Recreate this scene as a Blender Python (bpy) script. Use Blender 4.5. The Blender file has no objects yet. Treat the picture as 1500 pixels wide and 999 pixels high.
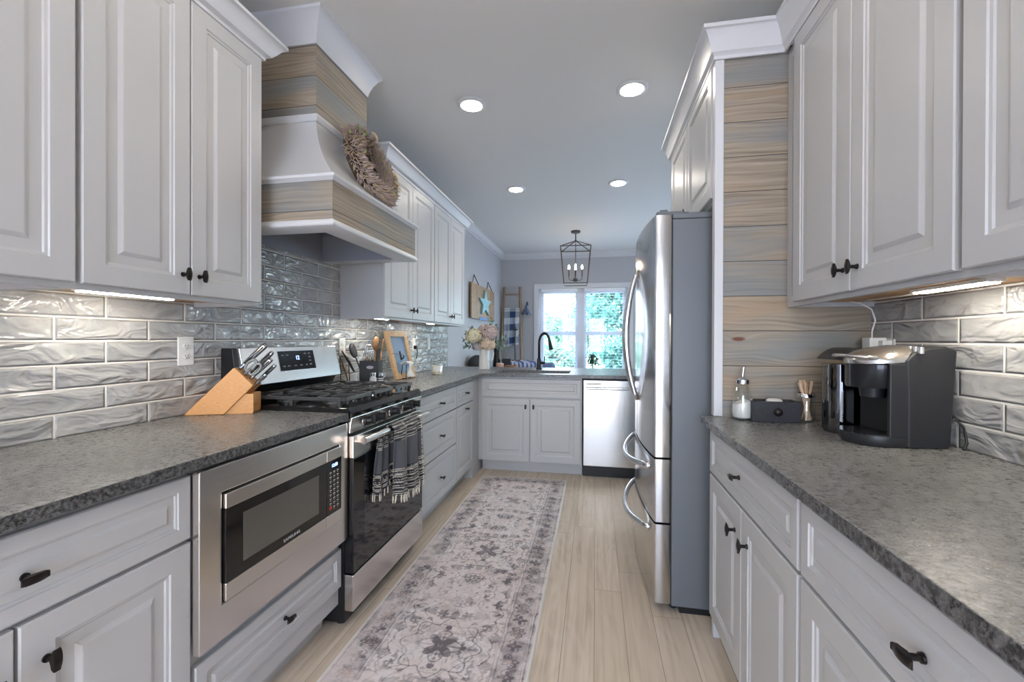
import bpy, bmesh, math, random
import numpy as np
from mathutils import Vector, Matrix, noise
random.seed(7); rng = np.random.default_rng(7)
PI = math.pi
SC = bpy.context.scene
COL = SC.collection

# ------------------------------------------------------------------ camera
cam_d = bpy.data.cameras.new('camera'); cam = bpy.data.objects.new('camera', cam_d); COL.objects.link(cam)
SC.camera = cam
F_PX, YAW, PITCH, ROLL, CH = 643.03, .1875, -.0038, .0031, 1.2266
cam_d.sensor_width = 36.0; cam_d.lens = F_PX * 36.0 / 1500.0; cam_d.clip_start = .02; cam_d.clip_end = 200
cam.matrix_world = Matrix.Translation((0, 0, CH)) @ Matrix.Rotation(YAW, 4, 'Z') @ Matrix.Rotation(PI / 2 + PITCH, 4, 'X') @ Matrix.Rotation(ROLL, 4, 'Z')
# ------------------------------------------------------------------ view
SC.view_settings.view_transform = 'Standard'; SC.view_settings.look = 'None'
SC.view_settings.exposure = 1.08; SC.view_settings.gamma = 1.0; SC.view_settings.use_curve_mapping = False
SC.cycles.max_bounces = 10; SC.cycles.diffuse_bounces = 6; SC.cycles.glossy_bounces = 5
SC.cycles.transparent_max_bounces = 12; SC.cycles.transmission_bounces = 6
SC.cycles.caustics_reflective = False; SC.cycles.caustics_refractive = False
SC.cycles.sample_clamp_indirect = 6.0
SC.cycles.use_denoising = True
# ------------------------------------------------------------------ daylight
wd = bpy.data.worlds.new('sky'); SC.world = wd; wd.use_nodes = True
wn = wd.node_tree; bg = wn.nodes['Background']
grad = wn.nodes.new('ShaderNodeTexCoord'); sep = wn.nodes.new('ShaderNodeSeparateXYZ'); wr = wn.nodes.new('ShaderNodeValToRGB')
wn.links.new(grad.outputs['Generated'], sep.inputs[0]); wn.links.new(sep.outputs[2], wr.inputs[0]); wn.links.new(wr.outputs[0], bg.inputs[0])
wr.color_ramp.elements[0].position = .0; wr.color_ramp.elements[0].color = (.82, .90, 1.0, 1)
wr.color_ramp.elements[1].position = .6; wr.color_ramp.elements[1].color = (.42, .60, 1.0, 1)
SKY = 7.5
bg.inputs[1].default_value = SKY
sd = bpy.data.lights.new('sun', 'SUN'); sd.energy = 13.0; sd.angle = math.radians(1.5); sd.color = (1, .95, .86)
so = bpy.data.objects.new('sun', sd); COL.objects.link(so); so.rotation_euler = (math.radians(46), 0, math.radians(-14))
CAN_E = 44.0      # ceiling can diffusers
LED_E = 33.0      # under-cabinet bars
BULB_E = 60.0     # lantern bulbs
def portal(x, y, z, rx, rz, sx, sz):
    l = bpy.data.lights.new('window_portal', 'AREA'); l.shape = 'RECTANGLE'; l.size = sx; l.size_y = sz; l.cycles.is_portal = True
    o = bpy.data.objects.new('window_portal', l); COL.objects.link(o); o.location = (x, y, z); o.rotation_euler = (rx, 0, rz)
portal(-.22, 7.84, 1.37, -math.pi/2, 0, 1.52, 1.5); portal(2.15, 7.84, 1.07, -math.pi/2, 0, 1.8, 2.1)
portal(3.81, 5.5, 1.32, -math.pi/2, -math.pi/2, 2.4, 1.65); portal(-.3, -2.81, 1.225, math.pi/2, 0, 2.2, 1.85)
# =================================================================== helpers
def lin(r, g, b):
    f = lambda c: (c / 255 / 12.92) if c / 255 <= .04045 else ((c / 255 + .055) / 1.055) ** 2.4
    return (f(r), f(g), f(b), 1)

class NT:
    def __init__(s, name):
        s.m = bpy.data.materials.new(name); s.m.use_nodes = True; s.t = s.m.node_tree
        s.b = s.t.nodes['Principled BSDF']; s.out = s.t.nodes['Material Output']
    def n(s, typ, ins=None, **kw):
        nd = s.t.nodes.new('ShaderNode' + typ)
        for k, v in kw.items(): setattr(nd, k, v)
        for k, v in (ins or {}).items(): s.set(nd.inputs[k], v)
        return nd
    def set(s, sock, v):
        if isinstance(v, bpy.types.NodeSocket): s.t.links.new(v, sock)
        elif isinstance(v, bpy.types.Node): s.t.links.new(v.outputs[0], sock)
        else: sock.default_value = v
    def p(s, **kw):
        for k, v in kw.items(): s.set(s.b.inputs[k.replace('_', ' ')], v)
        return s
    def obj(s): return s.n('TexCoord').outputs['Object']
    def map(s, v, scale=(1, 1, 1), loc=(0, 0, 0), rot=(0, 0, 0)):
        return s.n('Mapping', {'Vector': v, 'Scale': scale, 'Location': loc, 'Rotation': rot}).outputs[0]
    def noise(s, v, scale, detail=3, rough=.5, dist=0):
        return s.n('TexNoise', {'Vector': v, 'Scale': scale, 'Detail': detail, 'Roughness': rough, 'Distortion': dist})
    def ramp(s, fac, stops):
        r = s.n('ValToRGB', {'Fac': fac}); e = r.color_ramp.elements
        while len(e) < len(stops): e.new(.5)
        for i, (p_, c) in enumerate(stops): e[i].position = p_; e[i].color = c if len(c) == 4 else (*c, 1)
        return r.outputs[0]
    def math(s, op, a, b=None, c=None, clamp=False):
        ins = {0: a}
        if b is not None: ins[1] = b
        if c is not None: ins[2] = c
        return s.n('Math', ins, operation=op, use_clamp=clamp).outputs[0]
    def mix(s, fac, a, b, mode='MIX'):
        return s.n('Mix', {0: fac, 6: a, 7: b}, data_type='RGBA', blend_type=mode).outputs[2]
    def bump(s, h, strength=.3, dist=.01, normal=None):
        ins = {'Height': h, 'Strength': strength, 'Distance': dist}
        if normal is not None: ins['Normal'] = normal
        return s.n('Bump', ins).outputs[0]

def simple(name, col, rough=.5, metal=0, spec=.5, bump=0, bscale=60, coat=0, emis=None, es=0, trans=0, ior=1.45, var=.0):
    t = NT(name)
    c = col if len(col) == 4 else (*col, 1)
    if var:
        nz = t.noise(t.obj(), bscale, 3)
        k = 1 - var
        t.p(Base_Color=t.ramp(nz, [(.3, tuple(x * k for x in c[:3])), (.7, c[:3])]))
    else: t.p(Base_Color=c)
    t.p(Roughness=rough, Metallic=metal, Specular_IOR_Level=spec, Coat_Weight=coat, IOR=ior, Transmission_Weight=trans)
    if emis: t.p(Emission_Color=(*emis[:3], 1), Emission_Strength=es)
    if bump: t.p(Normal=t.bump(t.noise(t.obj(), bscale, 4), bump, .003))
    return t.m

class MB:
    def __init__(s): s.bm = bmesh.new()
    def box(s, x0, x1, y0, y1, z0, z1):
        v = [s.bm.verts.new(p) for p in ((x0,y0,z0),(x1,y0,z0),(x1,y1,z0),(x0,y1,z0),(x0,y0,z1),(x1,y0,z1),(x1,y1,z1),(x0,y1,z1))]
        for f in ((3,2,1,0),(4,5,6,7),(0,1,5,4),(1,2,6,5),(2,3,7,6),(3,0,4,7)): s.bm.faces.new([v[i] for i in f])
        return s
    def poly(s, pts): s.bm.faces.new([s.bm.verts.new(p) for p in pts]); return s
    def prism(s, prof, lo, hi, f):
        # prof: 2D points; f(a,b,t)->xyz ; extruded t from lo to hi
        A = [s.bm.verts.new(f(a, b, lo)) for a, b in prof]; B_ = [s.bm.verts.new(f(a, b, hi)) for a, b in prof]
        n = len(prof)
        s.bm.faces.new(A[::-1]); s.bm.faces.new(B_)
        for i in range(n): s.bm.faces.new([A[i], A[(i+1) % n], B_[(i+1) % n], B_[i]])
        return s
    def rings(s, rings, cap0=True, cap1=True, closed=True):
        R = [[s.bm.verts.new(p) for p in r] for r in rings]
        for a, b in zip(R, R[1:]):
            n = len(a)
            for i in range(n if closed else n - 1):
                try: s.bm.faces.new([a[i], a[(i+1) % n], b[(i+1) % n], b[i]])
                except ValueError: pass
        if cap0: s.bm.faces.new(R[0][::-1])
        if cap1: s.bm.faces.new(R[-1])
        return s
    def cyl(s, p0, p1, r0, r1=None, seg=16, caps=True):
        p0, p1 = Vector(p0), Vector(p1); r1 = r0 if r1 is None else r1
        d = (p1 - p0).normalized(); a = d.orthogonal().normalized(); b = d.cross(a)
        f = lambda p, r: [p + (a * math.cos(2*PI*i/seg) + b * math.sin(2*PI*i/seg)) * r for i in range(seg)]
        return s.rings([f(p0, r0), f(p1, r1)], caps, caps)
    def lathe(s, prof, c=(0,0,0), seg=24, sx=1, sy=1, caps=True):
        c = Vector(c)
        return s.rings([[c + Vector((r*sx*math.cos(2*PI*i/seg), r*sy*math.sin(2*PI*i/seg), z)) for i in range(seg)] for r, z in prof], caps, caps)
    def tube(s, pts, r, seg=10, rr=None, caps=True, flat=1.0, ref=None):
        P = [Vector(p) for p in pts]; rings = []; prev = None
        for i, p in enumerate(P):
            t = (P[min(i+1, len(P)-1)] - P[max(i-1, 0)]).normalized()
            if prev is None: a = (Vector(ref) if ref else t.orthogonal()); a = (a - t * a.dot(t)).normalized()
            else: a = (prev - t * prev.dot(t)).normalized()
            prev = a; b = t.cross(a); ri = rr[i] if rr else r
            rings.append([p + (a * math.cos(2*PI*k/seg) * flat + b * math.sin(2*PI*k/seg)) * ri for k in range(seg)])
        return s.rings(rings, caps, caps)
    def sphere(s, c, r, sx=1, sy=1, sz=1, seg=14, rg=9):
        c = Vector(c)
        rings = [[c + Vector((r*sx*math.sin(PI*j/rg)*math.cos(2*PI*i/seg), r*sy*math.sin(PI*j/rg)*math.sin(2*PI*i/seg), -r*sz*math.cos(PI*j/rg))) for i in range(seg)] for j in range(1, rg)]
        return s.rings(rings)
    def sweep(s, prof, path, side=1):
        # prof (out,up); path list of (x,y,z0); mitred sweep, out = left-hand normal * side
        n = len(path); rings = []
        for i, (x, y, z) in enumerate(path):
            def nr(a, b):
                d = Vector((b[0]-a[0], b[1]-a[1])).normalized(); return Vector((-d.y, d.x)) * side
            if i == 0: m = nr(path[0], path[1])
            elif i == n-1: m = nr(path[-2], path[-1])
            else:
                n1, n2 = nr(path[i-1], path[i]), nr(path[i], path[i+1]); m = (n1 + n2) / (1 + n1.dot(n2))
            rings.append([(x + m.x*o, y + m.y*o, z + u) for o, u in prof])
        return s.rings(rings)
    def xf(s, M): s.bm.transform(M); return s
    def build(s, name, mat, parent=None, smooth=False, bev=0, seg=2, loc=None, rot=None, sub=0):
        bmesh.ops.remove_doubles(s.bm, verts=s.bm.verts[:], dist=1e-6) if name in ('trim_kit', 'frame') else None; bmesh.ops.recalc_face_normals(s.bm, faces=s.bm.faces[:])
        me = bpy.data.meshes.new(name); s.bm.to_mesh(me); s.bm.free()
        me.materials.append(mat)
        o = bpy.data.objects.new(name, me); COL.objects.link(o)
        if parent is not None: o.parent = parent
        if loc: o.location = loc
        if rot: o.rotation_euler = rot
        if smooth:
            me.shade_smooth()
            if smooth != 'all':
                try: me.set_sharp_from_angle(angle=math.radians(smooth if smooth is not True else 40))
                except Exception: pass
        if bev:
            m = o.modifiers.new('bevel', 'BEVEL'); m.width = bev; m.segments = seg; m.limit_method = 'ANGLE'; m.angle_limit = math.radians(40)
        if sub:
            m = o.modifiers.new('subd', 'SUBSURF'); m.levels = sub; m.render_levels = sub
        return o

def empty(name, loc=(0,0,0), rz=0):
    o = bpy.data.objects.new(name, None); COL.objects.link(o); o.location = loc; o.rotation_euler = (0, 0, rz); o.empty_display_size = .05
    return o
def tag(o, label, cat, group=None, kind=None):
    o['label'] = label; o['category'] = cat
    if group: o['group'] = group
    if kind: o['kind'] = kind
    return o
def struct(o, label=None):
    o['kind'] = 'structure'
    if label: o['label'] = label
    return o
def thing(name, label, cat, loc=(0,0,0), rz=0, group=None): return tag(empty(name, loc, rz), label, cat, group)
def copy_tree(o, parent=None):
    c = o.copy(); COL.objects.link(c); c.parent = parent
    for ch in list(o.children): copy_tree(ch, c)
    return c
def text_mesh(txt, size, name, mat, parent, loc, rot, ext=.0004):
    cu = bpy.data.curves.new(name, 'FONT'); cu.body = txt; cu.size = size; cu.extrude = ext; cu.align_x = 'CENTER'; cu.align_y = 'CENTER'
    t = bpy.data.objects.new(name + '_t', cu); COL.objects.link(t)
    me = bpy.data.meshes.new_from_object(t); bpy.data.objects.remove(t)
    me.materials.append(mat)
    o = bpy.data.objects.new(name, me); COL.objects.link(o); o.parent = parent; o.location = loc; o.rotation_euler = rot
    return o

# =================================================================== materials
M = {}
def cab_white():
    t = NT('cabinet_white'); nz = t.noise(t.map(t.obj(), (30, 30, 4)), 3, 3)
    t.p(Base_Color=lin(187, 187, 187), Roughness=.36, Specular_IOR_Level=.45, Normal=t.bump(nz, .04, .002)); return t.m
M['white'] = cab_white()
M['trim'] = simple('trim_white', lin(208, 209, 211), .35)
M['wall'] = simple('wall_paint', lin(178, 178, 181), .6, bump=.06, bscale=180)
M['ceil'] = simple('ceiling_paint', lin(220, 219, 215), .75, bump=.05, bscale=120)
M['black'] = simple('black_plastic', (.012, .012, .013), .35)
M['blackgloss'] = simple('black_glass', (.008, .008, .009), .06, spec=.6)
M['blackmatte'] = simple('black_matte', (.015, .015, .016), .6, bump=.1, bscale=300)
M['iron'] = simple('cast_iron', (.045, .045, .047), .36, bump=.12, bscale=400)
M['bronze'] = simple('dark_bronze', (.040, .034, .032), .33, metal=.7, var=.5, bscale=80)
M['chrome'] = simple('chrome', (.75, .75, .76), .12, metal=1)
M['underwood'] = simple('birch_underside', lin(205, 165, 120), .5, var=.15, bscale=12)
M['plastic_white'] = simple('white_plastic', lin(232, 231, 228), .35)
M['dark'] = simple('dark_slot', (.01, .01, .01), .8)
M['led'] = simple('led_diffuser', (1, 1, 1), .5, emis=(1, .93, .80), es=LED_E)
M['can'] = simple('can_diffuser', (1, 1, 1), .5, emis=(1, .91, .79), es=CAN_E)
M['bulb'] = simple('bulb_glow', (1, 1, 1), .5, emis=(1, .80, .55), es=BULB_E)

def steel(name, col=(.72, .69, .66), rough=.24, ax=2):
    t = NT(name); sc = [4, 4, 4]; sc[ax] = 4; 
    for i in range(3):
        if i != ax: sc[i] = 400
    nz = t.noise(t.map(t.obj(), tuple(sc)), 1.0, 2)
    t.p(Base_Color=(*col, 1), Metallic=1, Roughness=t.math('MULTIPLY_ADD', nz, .10, rough - .05), Normal=t.bump(nz, .015, .001)); return t.m
M['steel'] = steel('brushed_steel', ax=0)
M['steelv'] = steel('brushed_steel_upright', ax=2, rough=.2)
M['steelside'] = simple('grey_painted_metal', lin(108, 112, 117), .45, metal=.2, bump=.06, bscale=500)

def granite(name, lo, hi, rough):
    t = NT(name); o = t.obj()
    a = t.noise(o, 85, 5, .72, .0); b = t.noise(o, 9, 3, .5); c = t.n('TexVoronoi', {'Vector': o, 'Scale': 160})
    base = t.ramp(t.math('MULTIPLY_ADD', b, .16, t.math('MULTIPLY', a, .92)), [(.36, (*[x * lo for x in (1, 1, .99)], 1)), (.53, (.165, .164, .160, 1)), (.74, (*[x * hi for x in (1, .995, .97)], 1))])
    col = t.mix(t.math('LESS_THAN', c, .14), base, (.24, .238, .23, 1))
    side_shade = t.ramp(t.noise(o, 120, 4, .7), [(.42, (.022, .022, .023)), (.62, (.16, .16, .158))])     # shade painted into the side faces; the glare-lit top stays lighter
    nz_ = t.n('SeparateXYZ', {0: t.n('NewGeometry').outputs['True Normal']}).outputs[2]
    col = t.mix(t.math('GREATER_THAN', nz_, .6), side_shade, col)
    h = t.math('ADD', t.noise(o, 30, 4, .6, 1.0), t.math('MULTIPLY', a, .5))
    t.p(Base_Color=col, Roughness=t.math('MULTIPLY_ADD', a, .25, rough), Specular_IOR_Level=.6, Normal=t.bump(h, .38, .004)); return t.m
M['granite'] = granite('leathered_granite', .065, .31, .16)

def tile():
    t = NT('wavy_grey_tile'); o = t.obj()   # object coords: x along wall, y up
    mp = t.map(o, (1, 1, 1))
    br = t.n('TexBrick', {'Vector': mp, 'Color1': (.0, 0, 0, 1), 'Color2': (1, 1, 1, 1), 'Mortar': (.5, .5, .5, 1), 'Scale': 1.0, 'Mortar Size': .0028, 'Mortar Smooth': .0, 'Bias': 0, 'Brick Width': .2925, 'Row Height': .0767}, offset=.5, offset_frequency=2, squash=1.0)
    br2 = t.n('TexBrick', {'Vector': mp, 'Scale': 1.0, 'Mortar Size': .009, 'Mortar Smooth': 1.0, 'Brick Width': .2925, 'Row Height': .0767}, offset=.5, offset_frequency=2)
    tint = br.outputs[0]
    vec = t.n('VectorMath', {0: t.map(o, (1, 1.9, 1)), 1: t.n('CombineXYZ', {'X': t.math('MULTIPLY', tint, 37.0), 'Y': t.math('MULTIPLY', tint, 19.0), 'Z': t.math('MULTIPLY', tint, 53.0)}).outputs[0]}, operation='ADD').outputs[0]
    nz = t.noise(vec, 7.5, 2, .45, 1.4)
    fine = t.noise(vec, 26, 2, .5, .4)
    wavy = t.math('ADD', nz, t.math('MULTIPLY', fine, .10))
    edge = t.math('MULTIPLY', br2.outputs['Fac'], -.30)
    h = t.math('ADD', wavy, edge)
    glaze = t.ramp(nz, [(.25, lin(150, 150, 151)), (.75, lin(190, 189, 187))])
    glaze = t.mix(.35, glaze, t.ramp(tint, [(0, lin(140, 142, 144)), (1, lin(184, 184, 182))]))
    mort = br.outputs['Fac']
    col = t.mix(mort, glaze, lin(222, 220, 214))
    hh = t.mix(mort, h, (.1, .1, .1, 1))
    t.p(Base_Color=col, Roughness=t.math('MULTIPLY_ADD', mort, .7, .07), Specular_IOR_Level=.6, Normal=t.bump(hh, 1.0, .022)); return t.m
M['tile'] = tile()

def planks(name, ax_len, ax_w, pitch, w0, tone=.93):
    """weathered pine boards; ax_len/ax_w = object axes along and across the boards"""
    t = NT(name); o = t.obj(); sp = t.n('SeparateXYZ', {0: o})
    L, W = sp.outputs[ax_len], sp.outputs[ax_w]
    row = t.math('FLOOR', t.math('DIVIDE', t.math('SUBTRACT', W, w0), pitch))
    off = t.math('MULTIPLY', t.math('FRACT', t.math('MULTIPLY', t.math('SINE', t.math('MULTIPLY_ADD', row, 12.9898, 4.1)), 43.758)), 9.0)
    L2 = t.math('ADD', L, off)
    v = t.n('CombineXYZ', {'X': L2, 'Y': W, 'Z': t.math('MULTIPLY', row, 3.7)}).outputs[0]
    # knots bend the grain
    vo = t.n('TexVoronoi', {'Vector': t.map(v, (2.6, 7.5, 1)), 'Scale': 1.0, 'Randomness': 1.0})
    kd = vo.outputs['Distance']
    kn = t.math('POWER', t.math('SUBTRACT', 1.0, t.math('MINIMUM', t.math('MULTIPLY', kd, 1.9), 1.0)), 2.0)
    warp = t.noise(t.map(v, (1.5, 5, 1)), 1.3, 2)
    gv = t.math('ADD', t.math('MULTIPLY_ADD', kn, .40, t.math('MULTIPLY', W, 14.0)), t.math('MULTIPLY', warp, .85))
    g = t.n('TexNoise', {'Vector': t.n('CombineXYZ', {'X': t.math('MULTIPLY', L2, 2.2), 'Y': t.math('MULTIPLY', gv, 6.5), 'Z': row}).outputs[0], 'Scale': 1.0, 'Detail': 4, 'Roughness': .6})
    rings = t.math('SINE', t.math('MULTIPLY', gv, 24.0))
    grain = t.math('MULTIPLY_ADD', rings, .045, g)
    k = tone
    base = t.ramp(grain, [(.26, lin(122*k, 110*k, 98*k)), (.42, lin(152*k, 138*k, 121*k)), (.58, lin(170*k, 156*k, 137*k)), (.78, lin(182*k, 170*k, 152*k))])
    blue = t.noise(t.map(v, (1.6, 9, 1), (3, 1, 0)), 1.0, 3)
    base = t.mix(t.ramp(blue, [(.46, (0, 0, 0)), (.62, (.75, .75, .75))]), base, lin(134*k, 139*k, 141*k))
    tan = t.noise(t.map(v, (1.8, 8, 1), (8, 4, 2)), 1.0, 2)
    base = t.mix(t.ramp(tan, [(.55, (0, 0, 0)), (.72, (.5, .5, .5))]), base, lin(184*k, 154*k, 122*k))
    core = t.ramp(kd, [(.045, (1, 1, 1)), (.085, (0, 0, 0))])
    keep = t.math('GREATER_THAN', t.n('SeparateColor', {0: vo.outputs['Color']}).outputs[0], .38)
    base = t.mix(t.math('MULTIPLY', core, keep), base, lin(104, 62, 44))
    fr = t.math('FRACT', t.math('DIVIDE', t.math('SUBTRACT', W, w0), pitch))
    gap = t.math('LESS_THAN', t.math('MINIMUM', fr, t.math('SUBTRACT', 1.0, fr)), .0013 / pitch)
    col = t.mix(gap, base, (.03, .022, .016, 1))
    t.p(Base_Color=col, Roughness=.62, Normal=t.bump(t.math('SUBTRACT', grain, t.math('MULTIPLY', gap, 2.0)), .18, .003)); return t.m

def oak_floor():
    t = NT('oak_floor'); o = t.obj(); sp = t.n('SeparateXYZ', {0: o}); X, Y = sp.outputs[0], sp.outputs[1]
    pw = .127
    row = t.math('FLOOR', t.math('DIVIDE', X, pw))
    rnd = t.math('FRACT', t.math('MULTIPLY', t.math('SINE', t.math('MULTIPLY_ADD', row, 12.9898, 1.7)), 43.758))
    Y2 = t.math('MULTIPLY_ADD', rnd, 1.3, Y)
    seg = t.math('FLOOR', t.math('DIVIDE', Y2, 1.35))
    rnd2 = t.math('FRACT', t.math('MULTIPLY', t.math('SINE', t.math('ADD', t.math('MULTIPLY', row, 7.31), t.math('MULTIPLY', seg, 3.17))), 143.7))
    v = t.n('CombineXYZ', {'X': X, 'Y': t.math('MULTIPLY_ADD', rnd2, 7.0, Y), 'Z': t.math('MULTIPLY', rnd2, 13.0)}).outputs[0]
    w = t.noise(t.map(v, (3.2, .9, 1)), 1.6, 2)
    g = t.noise(t.map(v, (26, 1.1, 1)), 1.6, 4, .6, .5)
    cath = t.math('SINE', t.math('MULTIPLY_ADD', w, 60.0, t.math('MULTIPLY', X, 40.0)))
    gr = t.math('MULTIPLY_ADD', cath, .04, g)
    c = t.ramp(gr, [(.28, lin(186, 168, 147)), (.5, lin(212, 196, 176)), (.72, lin(224, 210, 192))])
    c = t.mix(t.math('MULTIPLY', rnd2, .5), c, lin(194, 177, 156))
    fx = t.math('FRACT', t.math('DIVIDE', X, pw)); fy = t.math('FRACT', t.math('DIVIDE', Y2, 1.35))
    gx = t.math('LESS_THAN', t.math('MINIMUM', fx, t.math('SUBTRACT', 1.0, fx)), .009)
    gy = t.math('LESS_THAN', fy, .0016)
    gap = t.math('MAXIMUM', gx, gy)
    c = t.mix(t.math('MULTIPLY', gap, .85), c, lin(132, 112, 92))
    t.p(Base_Color=c, Roughness=t.math('MULTIPLY_ADD', gr, .2, .30), Specular_IOR_Level=.4, Normal=t.bump(t.math('SUBTRACT', gr, gap), .10, .003)); return t.m
M['floor'] = oak_floor()

def beech(name, c1, c2, ax=(2, 30, 2)):
    t = NT(name); g = t.noise(t.map(t.obj(), ax), 6, 4, .6)
    t.p(Base_Color=t.ramp(g, [(.3, c1), (.7, c2)]), Roughness=.42, Normal=t.bump(g, .06, .002)); return t.m
M['beech'] = beech('beech_block', lin(196, 136, 76), lin(222, 166, 104), (10, 3, 60))
M['oldwood'] = beech('old_wood', lin(132, 102, 72), lin(176, 146, 112), (3, 3, 20))
M['ladderwood'] = beech('ladder_wood', lin(120, 96, 74), lin(158, 132, 106), (20, 20, 2))
M['spoonwood'] = beech('spoon_wood', lin(140, 96, 58), lin(176, 128, 84), (20, 20, 3))
M['paperbirch'] = simple('stirrer_birch', lin(222, 190, 156), .6, var=.12, bscale=40)
M['framewood'] = beech('frame_wood', lin(190, 148, 104), lin(222, 184, 140), (4, 4, 30))

def glass(name, tint=(1, 1, 1), refl=.10):
    t = NT(name); tr = t.n('BsdfTransparent', {'Color': (*tint, 1)}); gl = t.n('BsdfGlossy', {'Color': (1, 1, 1, 1), 'Roughness': .02})
    lw = t.n('LayerWeight', {'Blend': .25}); mx = t.n('MixShader', {0: t.math('MULTIPLY_ADD', lw.outputs[1], .5, refl), 1: tr, 2: gl})
    t.t.links.new(mx.outputs[0], t.out.inputs[0]); return t.m
M['pane'] = glass('window_glass', (.96, 1, .99), .03)
M['jar'] = glass('jar_glass', (.93, .95, .95), .08)
M['smoke'] = glass('smoked_plastic', (.10, .10, .11), .10)

def attr_mat(name, rough=.9, bump=.3, bscale=500):
    t = NT(name); a = t.n('Attribute', attribute_name='tint'); nz = t.noise(t.obj(), bscale, 2)
    t.p(Base_Color=a.outputs['Color'], Roughness=rough, Specular_IOR_Level=.15, Sheen_Weight=.15, Normal=t.bump(nz, bump, .002)); return t.m
M['woven'] = attr_mat('woven_cloth')
M['leaf'] = simple('garden_leaf', lin(92, 138, 126), .5, var=.45, bscale=1.5)
M['leaf2'] = simple('garden_leaf_pale', lin(134, 166, 142), .5, var=.35, bscale=1.5)
for k in ('leaf', 'leaf2'):
    t_ = M[k].node_tree; b_ = t_.nodes['Principled BSDF']
    tl = t_.nodes.new('ShaderNodeBsdfTranslucent'); tl.inputs[0].default_value = (.18, .38, .30, 1)
    ad = t_.nodes.new('ShaderNodeMixShader'); ad.inputs[0].default_value = .45
    t_.links.new(b_.outputs[0], ad.inputs[1]); t_.links.new(tl.outputs[0], ad.inputs[2]); t_.links.new(ad.outputs[0], t_.nodes['Material Output'].inputs[0])
M['bark'] = simple('bark', lin(96, 84, 72), .8, bump=.5, bscale=20)
M['lawn'] = simple('patio_paving', lin(176, 178, 184), .8, var=.12, bscale=3)

# =================================================================== room shell
XL, XR, YF, ZC = -1.655, 1.055, 7.71, 2.743
XE, YB, YR = 3.7, -2.7, 3.02      # far right wall, wall behind the camera, end of the kitchen's right wall
struct(MB().box(XL - .15, XE + .15, YB - .15, YF + .15, -.12, 0).build('floor', M['floor']))
struct(MB().box(XL - .15, XE + .15, YB - .15, YF + .15, ZC, ZC + .12).build('ceiling', M['ceil']))
struct(MB().box(XL - .12, XL, YB - .12, YF + .12, 0, ZC).build('wall_left', M['wall']))
BX0, BX1, BZ0, BZ1 = -1.4, .8, .30, 2.15  # opening added in the unseen back wall to let in fill daylight
struct(MB().box(XL, BX0, YB - .12, YB, 0, ZC).box(BX1, XE, YB - .12, YB, 0, ZC).box(BX0, BX1, YB - .12, YB, 0, BZ0).box(BX0, BX1, YB - .12, YB, BZ1, ZC).build('wall_back', M['wall']))
struct(MB().box(BX0, BX0 + .06, YB - .10, YB - .03, BZ0, BZ1).box(BX1 - .06, BX1, YB - .10, YB - .03, BZ0, BZ1).box(BX0, BX1, YB - .10, YB - .03, BZ0, BZ0 + .06).box(BX0, BX1, YB - .10, YB - .03, BZ1 - .06, BZ1).box(-.34, -.26, YB - .10, YB - .03, BZ0, BZ1).build('added_fill_window', M['trim']))  # frame of the window added behind the camera for fill
struct(MB().box(XR, XR + .12, YB, YR, 0, ZC).build('wall_right', M['wall']))
struct(MB().box(XR + .12, XE, YR - .12, YR, 0, ZC).build('wall_return', M['wall']))
WX0, WX1, WZ0, WZ1 = -.98, .54, .62, 2.115       # far window opening
DX0, DX1, DZ1 = 1.25, 3.05, 2.115                # patio door opening
w = MB(); T = .14
w.box(XL - .12, WX0, YF, YF + T, 0, ZC).box(WX0, WX1, YF, YF + T, 0, WZ0).box(WX0, WX1, YF, YF + T, WZ1, ZC)
w.box(WX1, DX0, YF, YF + T, 0, ZC).box(DX0, DX1, YF, YF + T, DZ1, ZC).box(DX1, XE + .12, YF, YF + T, 0, ZC)
struct(w.build('wall_far', M['wall']))
EY0, EY1 = 4.3, 6.7
w = MB(); w.box(XE, XE + .12, YR - .12, EY0, 0, ZC).box(XE, XE + .12, EY1, YF, 0, ZC).box(XE, XE + .12, EY0, EY1, 0, .5).box(XE, XE + .12, EY0, EY1, 2.15, ZC)
struct(w.build('wall_right_far', M['wall']))

CROWN = [(0, 0), (.010, 0), (.012, .012), (.030, .020), (.052, .048), (.068, .070), (.072, .082), (.082, .084), (.082, .096), (0, .096)]
CROWNB = [(o * 1.0, u - .096) for o, u in CROWN]
struct(MB().sweep(CROWNB, [(XL, 4.40, ZC), (XL, YF, ZC), (XE, YF, ZC)], -1).build('trim_1', M['trim'], smooth=30))
struct(MB().sweep([(0, 0), (.014, 0), (.014, .10), (.008, .125), (0, .125)], [(XL, 4.9, 0), (XL, YF, 0), (DX0 - .1, YF, 0)], -1).build('baseboard_left', M['trim']))

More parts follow.
